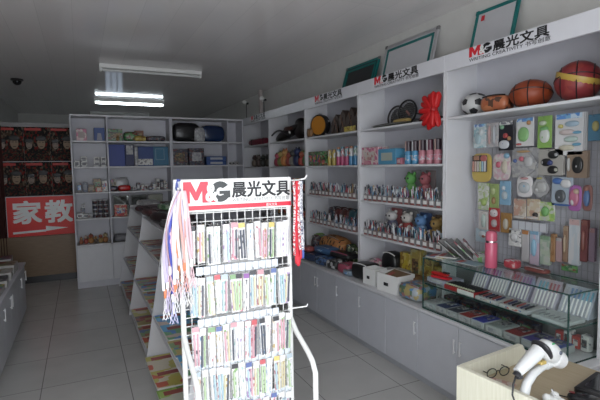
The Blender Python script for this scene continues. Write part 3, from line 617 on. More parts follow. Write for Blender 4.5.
# ---------------------------------------------------------------- racket bay 2.575-3.735
def racket(label, y, z, x, ang, col, lean):
    r = thing('badminton_racket', label, 'racket', (x, y, z), rot=(0, lean, 0), group='badminton rackets on the top shelf')
    ca, sa = math.cos(ang), math.sin(ang)
    P = lambda u, v: (0, -(u * ca - v * sa), u * sa + v * ca)
    el = [(.12 * math.cos(t), .10 * math.sin(t)) for t in [2 * PI * k / 28 for k in range(28)]]
    MB().tube([P(*e) for e in el], .009, 8, True).build('frame', C(col, .3), r, smooth=True)
    s = MB()
    for k in range(-6, 7):
        u = k * .018; h = .10 * math.sqrt(max(0, 1 - (u / .12) ** 2)); s.tube([P(u, -h), P(u, h)], .0010, 4)
        v = k * .0155; w = .12 * math.sqrt(max(0, 1 - (v / .10) ** 2)); s.tube([P(-w, v), P(w, v)], .0010, 4)
    s.build('strings', C((.10, .10, .10)), r)
    MB().sq((.006, 0, 0), (.006, .19, .165), 1, 1, 24, 8, Matrix.Rotation(ang, 3, 'X')).build('head_cover', mat((.035, .033, .035), .4, alpha=.72), r)
    MB().box((.001, -.01, -.01 if lean < .13 else .03), (.004, .07 if lean < .13 else .035, .022), .002, Matrix.Rotation(.7, 3, 'X')).build('cover_print', C((.30, .12, .10) if lean < .13 else (.2, .2, .2)), r)
    MB().tube([P(.12, 0), P(.33, 0)], .005, 8).build('shaft', C(col, .3), r, smooth=True)
    MB().tube([P(.33, 0), P(.47, 0)], .013, 8).build('grip', C((.03, .03, .03), .7), r, smooth=True)
    return r
racket('black badminton racket standing upright with its round head highest', 3.17, 1.976 + .115, 2.585, -.22, (.015, .015, .015), .12)
racket('black badminton racket half hidden behind the upright one', 3.38, 1.976 + .092, 2.63, -.16, (.02, .015, .015), .15)
r = thing('racket_cover', 'thin dark racket cover lying flat along the shelf edge', 'racket cover', (2.50, 3.22, 1.976)); MB().sq((0, .06, .013), (.09, .56, .026), .6, .8, 20, 6).build('body', C((.07, .075, .05)), r, smooth=True); MB().sq((-.01, -.10, .032), (.05, .22, .035), .6, .5, 16, 6).build('label_panel', C((.42, .28, .06)), r, smooth=True); MB().tube([(-.045, .3, .012), (-.045, -.2, .012)], .004, 6).build('zip', M_chr, r)
MB2 = MB(); MB2.sq((0, -.02, .03), (.14, .16, .05), .7, .7, 14, 8)
o = MB2.build('shuttlecock_tube', C((.18, .03, .03)), None, (2.64, 2.98, 1.976), smooth=True); tag(o, 'dark red ball pack between the racket and red bow', 'pack'); MB().sq((0, -.02, .03), (.1, .165, .03), .7, .7).build('label_panel', P_DRK, o)
r = thing('ribbon_bow', 'bright red gathered ribbon bow hanging at the shelf end', 'bow', (2.415, 2.725, 1.976))
b = MB()
for k in range(11):
    a = math.radians(72 + k * 21.5); L = .165 if 2 < k < 9 else .135
    b.sq((-.012 * (k % 2), -.085 - math.cos(a) * L / 2, .065 + math.sin(a) * L / 2), (.055, L, .042), .7, .8, 12, 6, Matrix.Rotation(-a, 3, 'X'), .05)
b.build('ruffle', mat((.52, .008, .010), .5), r, smooth=True)
b = MB().sq((-.01, -.085, .065), (.06, .05, .05), .8, .8, 12, 8)
b.build('knot', mat((.40, .006, .008), .5), r, smooth=True)
rcart('gift_box', 'pink patterned gift box on the racket bay second shelf', 'box', 3.575, 1.636, (.12, .27, .165), P_PNK, None, printed(((.6, .5, .4), (.5, .2, .2), (.6, .55, .5)), (40, 40, 40)), 2.53)
rcart('gift_box', 'sky blue gift box with pale window beside the pink one', 'box', 3.31, 1.636, (.12, .26, .14), C((.06, .35, .58)), None, C((.45, .5, .42)), 2.53)
rcart('gift_box', 'tiny pink box between the blue box and the tumblers', 'box', 3.14, 1.636, (.06, .06, .055), C((.55, .16, .22)), None, P_PNK, 2.50)
for k in range(5):
    y = 3.06 - k * .088; cb = (.05, .33, .60) if k < 2 else (.60, .20, .26)
    t = thing('tumbler', f'{("blue", "blue", "pink", "pink", "pink")[k]} capped drinking bottle, {ORD[k]} from left in the row of five', 'bottle', (2.51, y, 1.636), group='drinking bottles in a row')
    MB().lathe([(.030, 0), (.032, .005), (.032, .10), (.028, .11)], n=16).build('body', C(cb, .25), t, smooth=True)
    MB().lathe([(.0325, .03), (.0325, .075)], n=16).build('label_band', printed(((.5, .5, .55), cb, cb), (60, 60, 60)), t, smooth=True)
    MB().lathe([(.026, .11), (.027, .19), (.02, .195)], n=16).build('cap', mat((.05, .03, .04) if k != 3 else (.10, .03, .05), .3), t, smooth=True)
    MB().box((-.027, .004, .15), (.005, .012, .085), .001).build('clip', C((.55, .35, .3) if k % 2 == 0 else (.6, .6, .6)), t)
def plush_pack(label, y, z, h, cols, w=.13, x=2.62):
    r = thing('plush_doll', label, 'soft toy', (x, y, z), group=None); a, b, c = [C(q, .7) for q in cols]
    MB().box((.05, 0, h * .5), (.006, w * 1.15, h), .002).build('backing_card', c, r)
    MB().sq((0, 0, h * .36), (.09, w * .8, h * .55), .8, .8, 14, 8).build('body', b, r, smooth=True)
    MB().sq((-.01, 0, h * .74), (.10, w * .85, h * .36), 1, 1, 16, 10).build('head', a, r, smooth=True)
    for s in (-1, 1):
        MB().sq((0, s * w * .34, h * .90), (.03, w * .26, h * .13), 1, 1, 10, 6).build('ear', a, r, smooth=True)
        MB().sq((-.03, s * w * .42, h * .42), (.05, w * .28, h * .22), 1, 1, 10, 6).build('arm', a, r, smooth=True)
        MB().sq((-.058, s * w * .17, h * .76), (.012, .018, .02), 1, 1, 8, 6).build('eye', M_blk, r, smooth=True)
plush_pack('bright green plush doll behind the upper cups', 3.15, 1.296, .285, ((.10, .42, .06), (.16, .5, .1), (.3, .3, .3)), .11)
plush_pack('dusty pink plush doll behind the upper cups', 2.965, 1.296, .285, ((.45, .10, .12), (.5, .14, .16), (.3, .25, .25)), .11)
plush_pack('white plush doll with red backing behind the lower cups', 3.42, .961, .265, ((.62, .6, .58), (.15, .15, .25), (.42, .12, .12)), .14)
plush_pack('cream plush doll in dark red behind the lower cups', 3.20, .961, .265, ((.62, .58, .52), (.42, .05, .04), (.3, .3, .3)), .13)
plush_pack('blue plush doll with white face behind the lower cups', 3.02, .961, .255, ((.10, .28, .58), (.2, .38, .6), (.05, .12, .3)), .13)
plush_pack('mustard yellow plush doll at right behind the lower cups', 2.83, .961, .25, ((.42, .25, .04), (.45, .28, .05), (.2, .12, .05)), .13)
o = MB().box2((-.01, -.012, 0), (.01, .012, .17), .003).build('green_marker', C((.3, .42, .05))); o.location = (2.52, 2.612, 1.296); tag(o, 'lime green marker box at right end of upper cups', 'marker'); MB().box((-.011, 0, .15), (.002, .02, .03)).build('cap', C((.15, .25, .03)), o)
# worktop under racket bay
def open_carton(label, y, x, d, rz=0.0):
    r = thing('white_carton', label, 'box', (x, y, .576), rz); c = MB(); t = .004
    c.box2((-d[0] / 2, -d[1] / 2, 0), (d[0] / 2, d[1] / 2, t))
    for s in (-1, 1): c.box2((s * d[0] / 2, -d[1] / 2, t), (s * (d[0] / 2 - t), d[1] / 2, d[2])); c.box2((-d[0] / 2 + t, s * d[1] / 2, t), (d[0] / 2 - t, s * (d[1] / 2 - t), d[2]))
    c.build('body', M_wh, r)
    MB().box((-d[0] / 2 - .001, .01, d[2] * .45), (.002, d[1] * .22, d[2] * .18)).build('printed_mark', M_blk, r)
    return r
open_carton('small white open carton beside the black bag', 3.29, 2.325, (.14, .16, .145), .1)
open_carton('larger white open carton with cardboard inside', 3.02, 2.345, (.20, .24, .15), .1)
book('cardboard_sheet', 'brown cardboard sheet resting in the larger white carton', 'cardboard', (2.36, 3.03, .70), (.15, .20, .004), C((.25, .14, .06)), None, (.05, -.25, .1), C((.25, .14, .06)))
carton('flat_box', 'flat pale printed box behind the small white carton', 'box', (2.50, 3.22, .576), (.18, .24, .12), P_GRY, None, .1, P_BOX, '-x', P_GRY)
pouch('black_bag', 'black round bag with white logo behind the white cartons', 'bag', (2.60, 3.38, .576), (.16, .22, .25), mat((.012, .012, .013), .35), None, 0, None, 0, .6, M_wh)
pouch('soft_toy', 'small pink and white soft toy left of the black round bag', 'soft toy', (2.55, 3.58, .576), (.12, .14, .16), P_PNK, None, 0, None, 0, .9)
for k, (y, h, m, lab) in enumerate(((3.20, .27, P_YEL, 'tall yellow snack pack, first from left behind the white cartons'), (3.06, .32, printed(((.50, .40, .03), (.45, .32, .04), (.5, .45, .2)), (25, 25, 25)), 'tallest yellow printed pack behind the white cartons'), (2.90, .28, printed(((.42, .26, .03), (.48, .34, .05), (.25, .13, .03)), (30, 30, 30)), 'amber yellow printed pack third behind the white cartons'), (2.76, .22, P_YEL, 'short yellow pack beside the glass case'))):
    rcart('snack_pack', lab, 'pack', y, .575, (.07, .13, h), m, None, P_BRN if k % 2 else P_YEL, 2.62)
pouch('colourful_pack', 'blue and yellow comic-printed soft pack left of the glass case', 'pack', (2.355, 2.755, .576), (.24, .24, .13), printed(((.08, .25, .5), (.45, .35, .1), (.4, .45, .5), (.4, .15, .15), (.1, .2, .12)), (28, 28, 28)), None, .1)
rcart('small_tin', 'small white tin between yellow packs and the glass case', 'tin', 2.70, .575, (.06, .06, .17), P_WHT, None, P_GRN, 2.50)
for k in range(3): rcart('snack_pack', f'orange brown pack lying behind the white cartons, {ORD[k]} from left', 'pack', 3.02 - k * .14, .575, (.12, .13, .12), C(((.20, .08, .02), (.26, .11, .02), (.18, .07, .03))[k]), None, P_BRN, 2.50)

# ---------------------------------------------------------------- hanging packs of the bay nearest the desk
XP = 2.69
def pack(y, w, zt, h, card, label, blob=None, blob_m=None, shape='box', n=1, extra=None, name='blister_pack', group=None, cat='pack', strip=None):
    """card hanging on a peg: card, clear blister, the goods in it, header, and copies of it behind"""
    r = thing(name, label, cat, (XP - .05, y, zt), group=group)
    if shape == 'box': MB().box((0, 0, -h / 2), (.008, w, h), .002).build('card', card, r)
    else: MB().sq((0, 0, -h / 2), (.014, w, h), .5, {'oval': 1, 'tri': 1.5}[shape], 22, 12).build('card', card, r) if shape == 'oval' else MB().prism(((-w * .12, 0), (w * .12, 0), (w * .5, -h * .5), (w * .42, -h * .75), (0, -h), (-w * .42, -h * .75), (-w * .5, -h * .5)), 'x', -.006, .006).build('card', card, r)
    for q in range(n - 1): MB().box((.016 + .014 * q, -.004 * q, -h / 2 + .002), (.008, w, h * .99), .002).build('card', card, r)
    if strip is not None: MB().box((-.0048, 0, -h * .07), (.002, w * .9, h * .12)).build('header', strip, r)
    if blob:
        for (by, bz, bw, bh, bc) in blob:
            MB().sq((-.008, by * w, -bz * h), (.026, bw * w, bh * h), .9, .9, 16, 8).build('product', C(bc, .3), r, smooth=True)
    MB().tube([(.06, 0, -.012), (-.02, 0, -.012), (-.028, 0, -.004)], .0018, 5).build('peg_hook', M_chr, r)
    return r
T = (.30, .5, .52); 
pack(2.418, .115, 1.92, .175, printed(((.45, .58, .60), (.5, .6, .62), (.25, .45, .5), (.6, .62, .62)), (60, 60, 60)), 'pale aqua blister pack, leftmost in the top hanging row', [(.1, .6, .5, .5, (.35, .5, .55)), (-.15, .35, .3, .3, (.55, .6, .6))], n=3, strip=P_LBL)
pack(2.305, .10, 1.918, .17, printed(((.42, .42, .42), (.48, .44, .44), (.35, .35, .37)), (60, 60, 60)), 'grey slim blister pack beside the aqua one, top row', [(.2, .5, .16, .8, (.5, .3, .28)), (-.2, .5, .16, .8, (.45, .47, .5))], n=3)
pack(2.19, .12, 1.919, .20, C((.02, .02, .03)), 'black card pack with red and blue discs, top row', [(.0, .5, .3, .18, (.5, .05, .05)), (.1, .80, .7, .3, (.6, .62, .66)), (.1, .78, .3, .18, (.05, .15, .5)), (-.25, .6, .2, .15, (.5, .25, .08)), (.25, .2, .25, .15, (.2, .45, .25))], strip=P_WHT)
pack(2.045, .13, 1.925, .185, C((.68, .68, .67)), 'white card pack with green drop shaped tape, top row', [(.05, .58, .62, .52, (.22, .5, .15)), (-.25, .18, .2, .16, (.5, .22, .05)), (.3, .92, .3, .08, (.55, .08, .08))], strip=P_LBL)
pack(1.904, .096, 1.923, .20, C((.24, .48, .06)), 'bright green card pack with white dispenser, top row', [(-.05, .62, .7, .45, (.6, .64, .58)), (.0, .66, .4, .2, (.22, .5, .15)), (.1, .22, .5, .16, (.5, .58, .4)), (0, .40, .6, .14, (.15, .42, .12))])
pack(1.746, .175, 1.923, .25, C((.66, .66, .66)), 'large white card pack with four tape dispensers, top right', [(-.12, .26, .5, .14, (.35, .5, .62)), (.05, .45, .55, .14, (.6, .5, .48)), (-.1, .62, .5, .14, (.42, .55, .5)), (.05, .82, .55, .14, (.58, .54, .4)), (.28, .3, .18, .1, (.55, .48, .1)), (-.3, .47, .3, .07, (.12, .4, .6)), (-.3, .75, .3, .07, (.12, .4, .6))], n=3, strip=P_LBL)
pack(1.595, .075, 1.90, .15, C((.06, .22, .35)), 'blue pack with small yellow window at the right edge', [(-.1, .45, .5, .4, (.42, .36, .1))], n=2)
pack(2.397, .183, 1.706, .21, C((.60, .42, .04)), 'round yellow pack of crayons in the second row', [], 'box', 'oval', name='crayon_pack')
r = [o for o in COL.objects if o.name.startswith('crayon_pack')][0]
MB().box((-.012, .01, -.075), (.008, .135, .12), .003).build('inner_tray', C((.03, .02, .02)), r)
for k in range(6): MB().box((-.018, .062 - k * .021, -.095), (.008, .014, .075), .002).build('crayon', C(((.6, .25, .2), (.6, .45, .35), (.55, .5, .45), (.5, .55, .3), (.3, .5, .6), (.6, .6, .62))[k]), r)
MB().box((-.018, .035, -.035), (.006, .05, .03), .004).build('sticker', C((.45, .2, .1)), r); MB().sq((-.016, -.03, -.038), (.01, .06, .05)).build('sticker', C((.5, .12, .1)), r)
pack(2.223, .149, 1.70, .187, printed(((.6, .35, .4), (.62, .55, .5), (.6, .45, .5), (.6, .6, .55)), (45, 45, 45)), 'pink oval pack with a red round clock face, second row', [(.15, .42, .26, .24, (.55, .08, .14)), (-.2, .5, .3, .5, (.58, .52, .4)), (-.3, .1, .3, .2, (.2, .4, .55))], shape='oval')
pack(2.05, .20, 1.73, .20, printed(((.36, .36, .37), (.42, .41, .41), (.3, .3, .31), (.45, .44, .42)), (50, 50, 50)), 'clear grey pointed pack with red and blue discs, second row', [(.06, .36, .17, .17, (.55, .10, .15)), (.30, .42, .13, .13, (.06, .12, .35)), (-.2, .45, .3, .35, (.5, .5, .5)), (0, .12, .5, .08, (.5, .3, .1))], shape='tri', n=2)
pack(1.859, .165, 1.715, .165, C((.40, .38, .34)), 'grey card pack with three black correction tapes', [(-.12, .22, .42, .30, (.02, .02, .022)), (-.25, .22, .15, .16, (.35, .36, .36)), (.15, .50, .42, .30, (.02, .02, .022)), (.26, .5, .15, .16, (.4, .4, .4)), (-.12, .78, .42, .30, (.02, .02, .022)), (-.25, .78, .15, .16, (.38, .38, .3)), (0, .52, .22, .2, (.03, .05, .2))], n=2)
pack(1.691, .125, 1.697, .16, C((.30, .21, .14)), 'brown card pack with black teardrop tape', [(-.05, .52, .55, .62, (.02, .02, .02)), (-.05, .55, .36, .44, (.45, .46, .46)), (-.05, .66, .12, .1, (.02, .02, .02)), (.38, .5, .12, .5, (.5, .5, .48))], n=2)
pack(2.378, .10, 1.49, .197, printed(((.55, .58, .5), (.35, .48, .15), (.6, .6, .55), (.45, .5, .35)), (45, 45, 45)), 'white and lime pack, leftmost of the third hanging row', [(-.1, .7, .5, .3, (.35, .5, .1))], n=2)
pack(2.281, .078, 1.487, .171, C((.30, .42, .10)), 'olive green narrow pack, second of the third row', [(.05, .3, .5, .3, (.42, .5, .2)), (0, .7, .4, .3, (.35, .2, .06))])
pack(2.189, .09, 1.509, .166, C((.20, .42, .60)), 'sky blue pack with grey animal, third hanging row', [(.0, .6, .5, .35, (.4, .48, .52)), (.1, .3, .3, .2, (.5, .55, .6))])
pack(2.038, .12, 1.546, .14, C((.68, .66, .66)), 'white rounded pack with blue tape, third row', [(0, .55, .7, .55, (.45, .48, .5)), (-.05, .5, .35, .3, (.15, .42, .62)), (0, .12, .5, .12, (.6, .3, .3))], shape='oval')
pack(1.922, .125, 1.546, .14, C((.36, .36, .36)), 'clear grey pointed oval pack beside the white rounded one', [(-.05, .5, .6, .5, (.45, .45, .44)), (.15, .62, .25, .25, (.55, .55, .55)), (.05, .1, .3, .1, (.45, .4, .1))], shape='tri')
pack(1.779, .134, 1.542, .177, C((.34, .42, .50)), 'blue pack with black and white character blob at top right', [(-.2, .22, .5, .3, (.62, .62, .62)), (-.2, .22, .22, .18, (.02, .02, .02)), (.05, .66, .5, .45, (.08, .09, .10)), (.05, .68, .34, .34, (.42, .45, .48)), (.2, .14, .5, .22, (.05, .16, .45)), (0, .96, .9, .07, (.04, .15, .45))])
pack(1.70, .085, 1.495, .155, C((.40, .10, .38)), 'purple and pink oval mirror-shaped pack, third row', [(0, .48, .72, .66, (.55, .14, .25)), (.05, .62, .4, .34, (.6, .58, .6)), (-.15, .25, .4, .25, (.5, .35, .25))], shape='oval')
pack(1.625, .06, 1.498, .151, C((.30, .12, .10)), 'red rimmed blue oval pack at right end of third row', [(0, .5, .62, .66, (.08, .18, .4)), (0, .15, .3, .2, (.45, .2, .15))], shape='oval')
pack(2.375, .082, 1.285, .14, C((.60, .56, .52)), 'white pack with coral oval, leftmost of the fourth row', [(-.1, .5, .5, .7, (.45, .55, .5)), (-.1, .55, .3, .3, (.6, .3, .22))])
pack(2.278, .095, 1.315, .165, C((.52, .02, .03)), 'red pack with a white cat face at its top', [(.0, .22, .7, .34, (.62, .55, .55)), (.18, .22, .1, .08, (.02, .02, .02)), (-.18, .22, .1, .08, (.02, .02, .02)), (-.05, .66, .5, .34, (.5, .42, .42)), (0, .95, .8, .05, (.55, .1, .1))])
pack(2.176, .09, 1.288, .139, C((.40, .20, .03)), 'amber pack with pale oval product, fourth row', [(.0, .55, .45, .55, (.48, .44, .36)), (0, .55, .2, .3, (.3, .2, .12))])
pack(2.072, .092, 1.391, .134, printed(((.45, .35, .25), (.55, .45, .35), (.5, .28, .2), (.6, .55, .48)), (40, 40, 40)), 'tan picture pack, left of the two above the price strip', [(0, .9, .9, .14, (.6, .57, .53))])
pack(1.971, .094, 1.397, .137, printed(((.48, .36, .22), (.55, .45, .3), (.5, .3, .2), (.58, .52, .42)), (40, 40, 40)), 'tan picture pack with dark-haired figure, right of two', [(0, .9, .9, .14, (.6, .57, .53)), (-.2, .75, .4, .25, (.04, .03, .03)), (-.2, .85, .3, .16, (.55, .42, .35))])
pack(1.873, .102, 1.383, .12, printed(((.35, .52, .08), (.48, .55, .35), (.25, .45, .08), (.5, .52, .48)), (40, 40, 40)), 'lime green clear pack beside the tan picture packs', [(0.1, .5, .5, .5, (.15, .42, .1))])
pack(2.378, .128, 1.152, .096, C((.42, .55, .62)), 'pale blue pack low behind the thermos', [(0, .4, .5, .5, (.55, .6, .62)), (-.1, .5, .25, .3, (.4, .1, .05))])
# long packs of the bottom hanging row
lp = [(2.106, .094, 1.19, .123, 'short white ruler pack', P_WHT, (.5, .5, .5)), (2.024, .052, 1.187, .214, 'white pack with orange top', C((.52, .50, .50)), (.55, .22, .04)), (1.958, .065, 1.195, .23, 'pale blue and pink pack', printed(((.45, .55, .65), (.55, .42, .52), (.4, .48, .6)), (30, 40, 12)), (.2, .42, .6)), (1.883, .069, 1.166, .186, 'pale green pack', printed(((.40, .48, .35), (.45, .48, .42), (.3, .4, .3)), (30, 30, 30)), (.2, .35, .2)), (1.83, .03, 1.185, .176, 'slim orange brown pack', C((.40, .20, .06)), (.3, .15, .05)), (1.79, .039, 1.166, .149, 'dusty pink pack', C((.42, .26, .26)), (.4, .4, .38)), (1.749, .031, 1.245, .221, 'slim brown ruler pack', C((.28, .16, .09)), (.35, .25, .15)), (1.695, .067, 1.293, .277, 'long clear pale blue pack', printed(((.48, .52, .55), (.42, .48, .52), (.52, .52, .52)), (60, 60, 8)), (.55, .35, .33)), (1.637, .041, 1.293, .247, 'dark red long pack', C((.20, .05, .05)), (.25, .08, .06)), (1.591, .034, 1.25, .197, 'dull purple long pack', C((.24, .16, .22)), (.3, .15, .15))]
for k, (y, w, zt, h, lb, m, hc) in enumerate(lp): pack(y, w, zt, h, m, f'{lb}, {ORD[k]} from left in the bottom hanging row', [(0, .5, .55, .5, tuple(min(.65, c * 1.15) for c in hc))] if k % 2 == 0 else None, strip=C(hc), name='long_pack', n=2)
pack(1.53, .04, 1.45, .30, C((.22, .30, .12)), 'green strip pack at the far right of the hanging wall')
pack(1.72, .10, 1.01, .04, P_GRN, 'small green bag low on the hanging wall behind the case')
o = MB().box2((2.625, 1.86, 1.19), (2.630, 2.12, 1.245)).build('price_strip', mat((.50, .52, .55), .25)); tag(o, 'pale price strip with five pockets below the tan packs', 'price strip')
for k in range(6): MB().box2((2.622, 1.862 + k * .0505, 1.188), (2.6245, 1.866 + k * .0505, 1.247)).build('pocket_rib', C((.3, .3, .32)), o)
# balls on the top shelf of that bay
def ball(name, label, y, rr, zs, base, accent, kind, x=2.60):
    r = thing(name, label, 'ball', (x, y, 1.9755)); hz = rr * 2 * zs
    b = MB().sq((0, 0, hz / 2), (rr * 2, rr * 2, hz), 1, 1, 28, 18).build('ball', base, r, smooth=True)
    z0 = hz / 2
    def P(v, o=1.0): return (v[0] * rr * o, v[1] * rr * o, z0 + v[2] * z0 * o)
    if kind == 'basket':
        for rot in (Matrix.Rotation(.5, 3, 'Z') @ Matrix.Rotation(.3, 3, 'Y'),):
            for c in range(2):
                pts = [P(rot @ (Vector((math.cos(t), math.sin(t), 0)) if c == 0 else Vector((math.cos(t), 0, math.sin(t)))), 1.0) for t in [2 * PI * k / 36 for k in range(36)]]
                MB().tube(pts, .0035, 5, True).build('seam', accent, r)
            for s in (-1, 1):
                pts = [P(rot @ Vector((math.cos(t) * .75, s * .66 + s * .0 * t, math.sin(t) * .75)).normalized(), 1.0) for t in [2 * PI * k / 36 for k in range(36)]]
                MB().tube(pts, .0035, 5, True).build('seam', accent, r)
    if kind == 'soccer':
        for d in [(-1, .15, .2), (-.5, .75, .5), (-.55, -.8, .1), (-.45, -.1, 1), (-.6, .45, -.75), (-.7, -.45, -.7), (-.05, -.6, .85), (-.1, .95, -.2)]:
            v = Vector(d).normalized(); a = v.orthogonal().normalized(); w = v.cross(a); pts = []
            bm = MB(); cs_ = [v + (a * math.cos(t) + w * math.sin(t)) * .34 for t in [2 * PI * k / 5 for k in range(5)]]
            for k in range(5):
                A, B_ = cs_[k], cs_[(k + 1) % 5]; N_ = 4
                g_ = [[bm.bm.verts.new(P((v * (1 - i / N_) + (A * (1 - j / max(i, 1)) + B_ * (j / max(i, 1))) * (i / N_)).normalized(), 1.008)) for j in range(i + 1)] for i in range(N_ + 1)]
                for i in range(N_):
                    for j in range(i + 1):
                        bm.bm.faces.new((g_[i][j], g_[i + 1][j], g_[i + 1][j + 1]))
                        if j < i: bm.bm.faces.new((g_[i][j], g_[i + 1][j + 1], g_[i][j + 1]))
            bmesh.ops.remove_doubles(bm.bm, verts=bm.bm.verts[:], dist=1e-5)
            bm.build('panel', accent, r)
    return r
ball('soccer_ball', 'white and black soccer ball, slightly flat, on the top shelf', 2.425, .098, .84, mat((.55, .55, .54), .35), M_blk, 'soccer')
ball('basketball', 'half flat orange basketball in the middle of the top shelf', 1.975, .125, .72, mat((.27, .050, .016), .5), M_blk, 'basket', 2.595)
ball('basketball', 'red and gold basketball, round and full, at right on top shelf', 1.675, .122, .96, printed(((.30, .02, .02), (.32, .03, .02), (.27, .015, .02)), (20, 20, 20)), M_blk, 'basket', 2.60)
r = [o for o in COL.objects if o.name.startswith('basketball')][-1] if False else bpy.data.objects['basketball.001']
for s, ang in ((1, .35),):
    pts = []
    for k in range(30):
        t = 2 * PI * k / 30; v = Matrix.Rotation(ang, 3, 'X') @ Matrix.Rotation(.4, 3, 'Z') @ Vector((math.cos(t), math.sin(t), .12))
        v.normalize(); pts.append((v.x * .122, v.y * .122, .1171 + v.z * .1171))
    MB().tube(pts, .003, 8, True, .022).build('gold_band', mat((.45, .30, .06), .4), r, smooth=True)
pouch('ball_pack', 'crumpled orange ball pack between soccer ball and basketball', 'ball', (2.56, 2.20, 1.9755), (.14, .20, .115), printed(((.50, .12, .02), (.45, .10, .02), (.10, .04, .02), (.52, .16, .04)), (25, 25, 25)), None, .2, None, 0, .7, M_blk)

# ---------------------------------------------------------------- glass display case
GX0, GX1, GY0, GY1, GZ0, GZ1 = 2.225, 2.56, 1.445, 2.55, .5755, .955
r = thing('display_case', 'long glass display case with pens on the white worktop', 'display case', (GX0, (GY0 + GY1) / 2, GZ0)); gl = (GY1 - GY0) / 2; gh = GZ1 - GZ0; gd = GX1 - GX0
def gpane(name, a, b, edges): 
    o = MB().box2(a, b).build(name, M_glass, r)
    e = MB()
    for q in edges: e.box2(*q)
    e.build('polished_edge', M_gedge, o)
t = .006; e_ = .0035
gpane('top_pane', (0, -gl, gh - t), (gd, gl, gh), [((-.002, -gl, gh - t - .001), (.002, gl, gh + .0005)), ((0, -gl - .002, gh - t - .001), (gd, -gl + .002, gh + .0005)), ((0, gl - .002, gh - t - .001), (gd, gl + .002, gh + .0005)), ((gd - .002, -gl, gh - t - .001), (gd + .002, gl, gh + .0005))])
gpane('front_pane', (0.001, -gl + .001, .002), (t, gl - .001, gh - t), [((-.001, -gl, 0), (.006, gl, .008))])
for s in (-1, 1): gpane('side_pane', (t + .001, s * gl, .002), (gd, s * (gl - t), gh - t), [((-.002, s * gl, 0), (.005, s * (gl - .007), gh - t)), ((gd - .004, s * gl, 0), (gd, s * (gl - .006), gh - t)), ((0, s * gl, 0), (gd, s * (gl - .006), .006))])
zs = .185
gpane('glass_shelf', (.012, -gl + .008, zs), (gd - .01, gl - .008, zs + .006), [((.008, -gl + .008, zs - .001), (.013, gl - .008, zs + .007)), ((.01, -gl + .007, zs - .001), (gd - .01, -gl + .010, zs + .007))])
MB().box2((gd - .008, -gl + .01, .004), (gd - .003, gl - .01, gh - .01)).build('back_door', mat((.16, .17, .17), .3), r)
# goods in the case. upper shelf
ZU = GZ0 + zs + .0065
M_wp = [mat((.62, .62, .64), .3), mat((.50, .58, .70), .3), mat((.60, .52, .54), .3)]
yy = 2.36; k = 0
for blk, (ya, yb, lab) in enumerate(((2.19, 2.32, 'first'), (2.03, 2.17, 'second'), (1.87, 2.01, 'third'), (1.69, 1.85, 'fourth'), (1.49, 1.67, 'fifth'))):
    s = MB().prism(((2.46, ZU), (2.54, ZU), (2.54, ZU + .155)), 'y', ya, yb).build('pen_display_stand', mat(((.50, .48, .60), (.55, .56, .62), (.42, .40, .50), (.55, .52, .60), (.52, .55, .62))[blk], .35), None); tag(s, f'sloped pale pen display, {lab} from left on the upper glass shelf', 'pen display', 'sloped pen displays')
    n = int((yb - ya) / .023)
    for q in range(n):
        y = ya + .012 + q * .023; dx, dz = .08, .155; a = math.atan2(dz, dx)
        p0 = Vector((2.462 - .007, y, ZU + .012)); dirv = Vector((dx, 0, dz)).normalized()
        p = thing('ballpoint_pen', f'white pen, {ORD[n - 1 - q]} from left on the {lab} sloped display in the case', 'pen', p0, group='pens on the sloped displays')
        MB().tube([(0, 0, 0), dirv * .09], .0052, 6).build('barrel', M_whm, p); MB().tube([dirv * .09, dirv * .145], .0056, 6).build('cap', C(((.10, .25, .5), (.45, .45, .48), (.35, .12, .4), (.5, .15, .2), (.1, .42, .6))[(blk + (q // 3)) % 5], .3), p)
carton('pen_carton', 'white low box under the red toy, left in glass case', 'box', (2.37, 2.475, ZU), (.17, .20, .035), mat((.42, .42, .52), .4), None, 0, P_GRY)
r = thing('stapler', 'bright red stapler set on the white low box', 'stapler', (2.33, 2.47, ZU + .036), .2)
MB().box((0, 0, .008), (.05, .15, .016), .004).build('base', M_red, r); MB().box((0, .01, .032), (.04, .14, .022), .008).build('arm', mat((.6, .02, .02), .3), r); MB().box((0, -.04, .045), (.03, .05, .012), .004).build('pad', M_blk, r)
o = carton('marker_tray', 'long red fronted tray of black markers in the glass case', 'tray', (2.325, 2.225, ZU), (.15, .27, .030), mat((.40, .03, .03), .4), None, 0, None); MB().box((0, 0, .0305), (.135, .255, .003)).build('tray_bed', M_blk, o); MB().box((-.0755, -.06, .015), (.003, .14, .028)).build('front_panel', M_wh, o)
for q in range(12):
    p = thing('marker_pen', f'black marker with pale cap, {ORD[q]} from left in the red fronted tray', 'marker', (2.265, 2.340 - q * .021, ZU + .0375), group='markers in the red tray')
    MB().tube([(0, 0, 0), (.08, 0, 0)], .0065, 6).build('barrel', M_blk, p); MB().tube([(-.008, 0, 0), (.004, 0, 0)], .0068, 6).build('cap', C((.6, .6, .4), .3), p)
for j, (y, w, lab) in enumerate(((1.99, .17, 'left'), (1.795, .19, 'right'))):
    o = carton('pen_tray', f'white flat tray of dark pens, {lab} of two in the glass case', 'tray', (2.325, y, ZU), (.17, w, .022), mat((.52, .53, .53), .4), 'flat trays of pens', 0, P_BOX)
    for q in range(6):
        p = thing('ballpoint_pen', f'dark pen, {ORD[q]} from left in the {lab} white flat tray', 'pen', (2.26 + .004 * (q % 2), y + w * .38 - q * w * .15, ZU + .0275), group='pens in the flat trays'); MB().tube([(0, 0, 0), (.09, .015, 0)], .0055, 6).build('barrel', C(((.02, .02, .025), (.45, .06, .05), (.03, .04, .15))[(q + j) % 3], .3), p); MB().tube([(.09, .015, 0), (.12, .02, 0)], .006, 6).build('cap', C((.5, .5, .5), .3), p)
o = carton('pen_tray', 'pale grey tray with small clips, right end of glass shelf', 'tray', (2.33, 1.575, ZU), (.17, .20, .02), mat((.46, .50, .50), .35), None, 0, None)
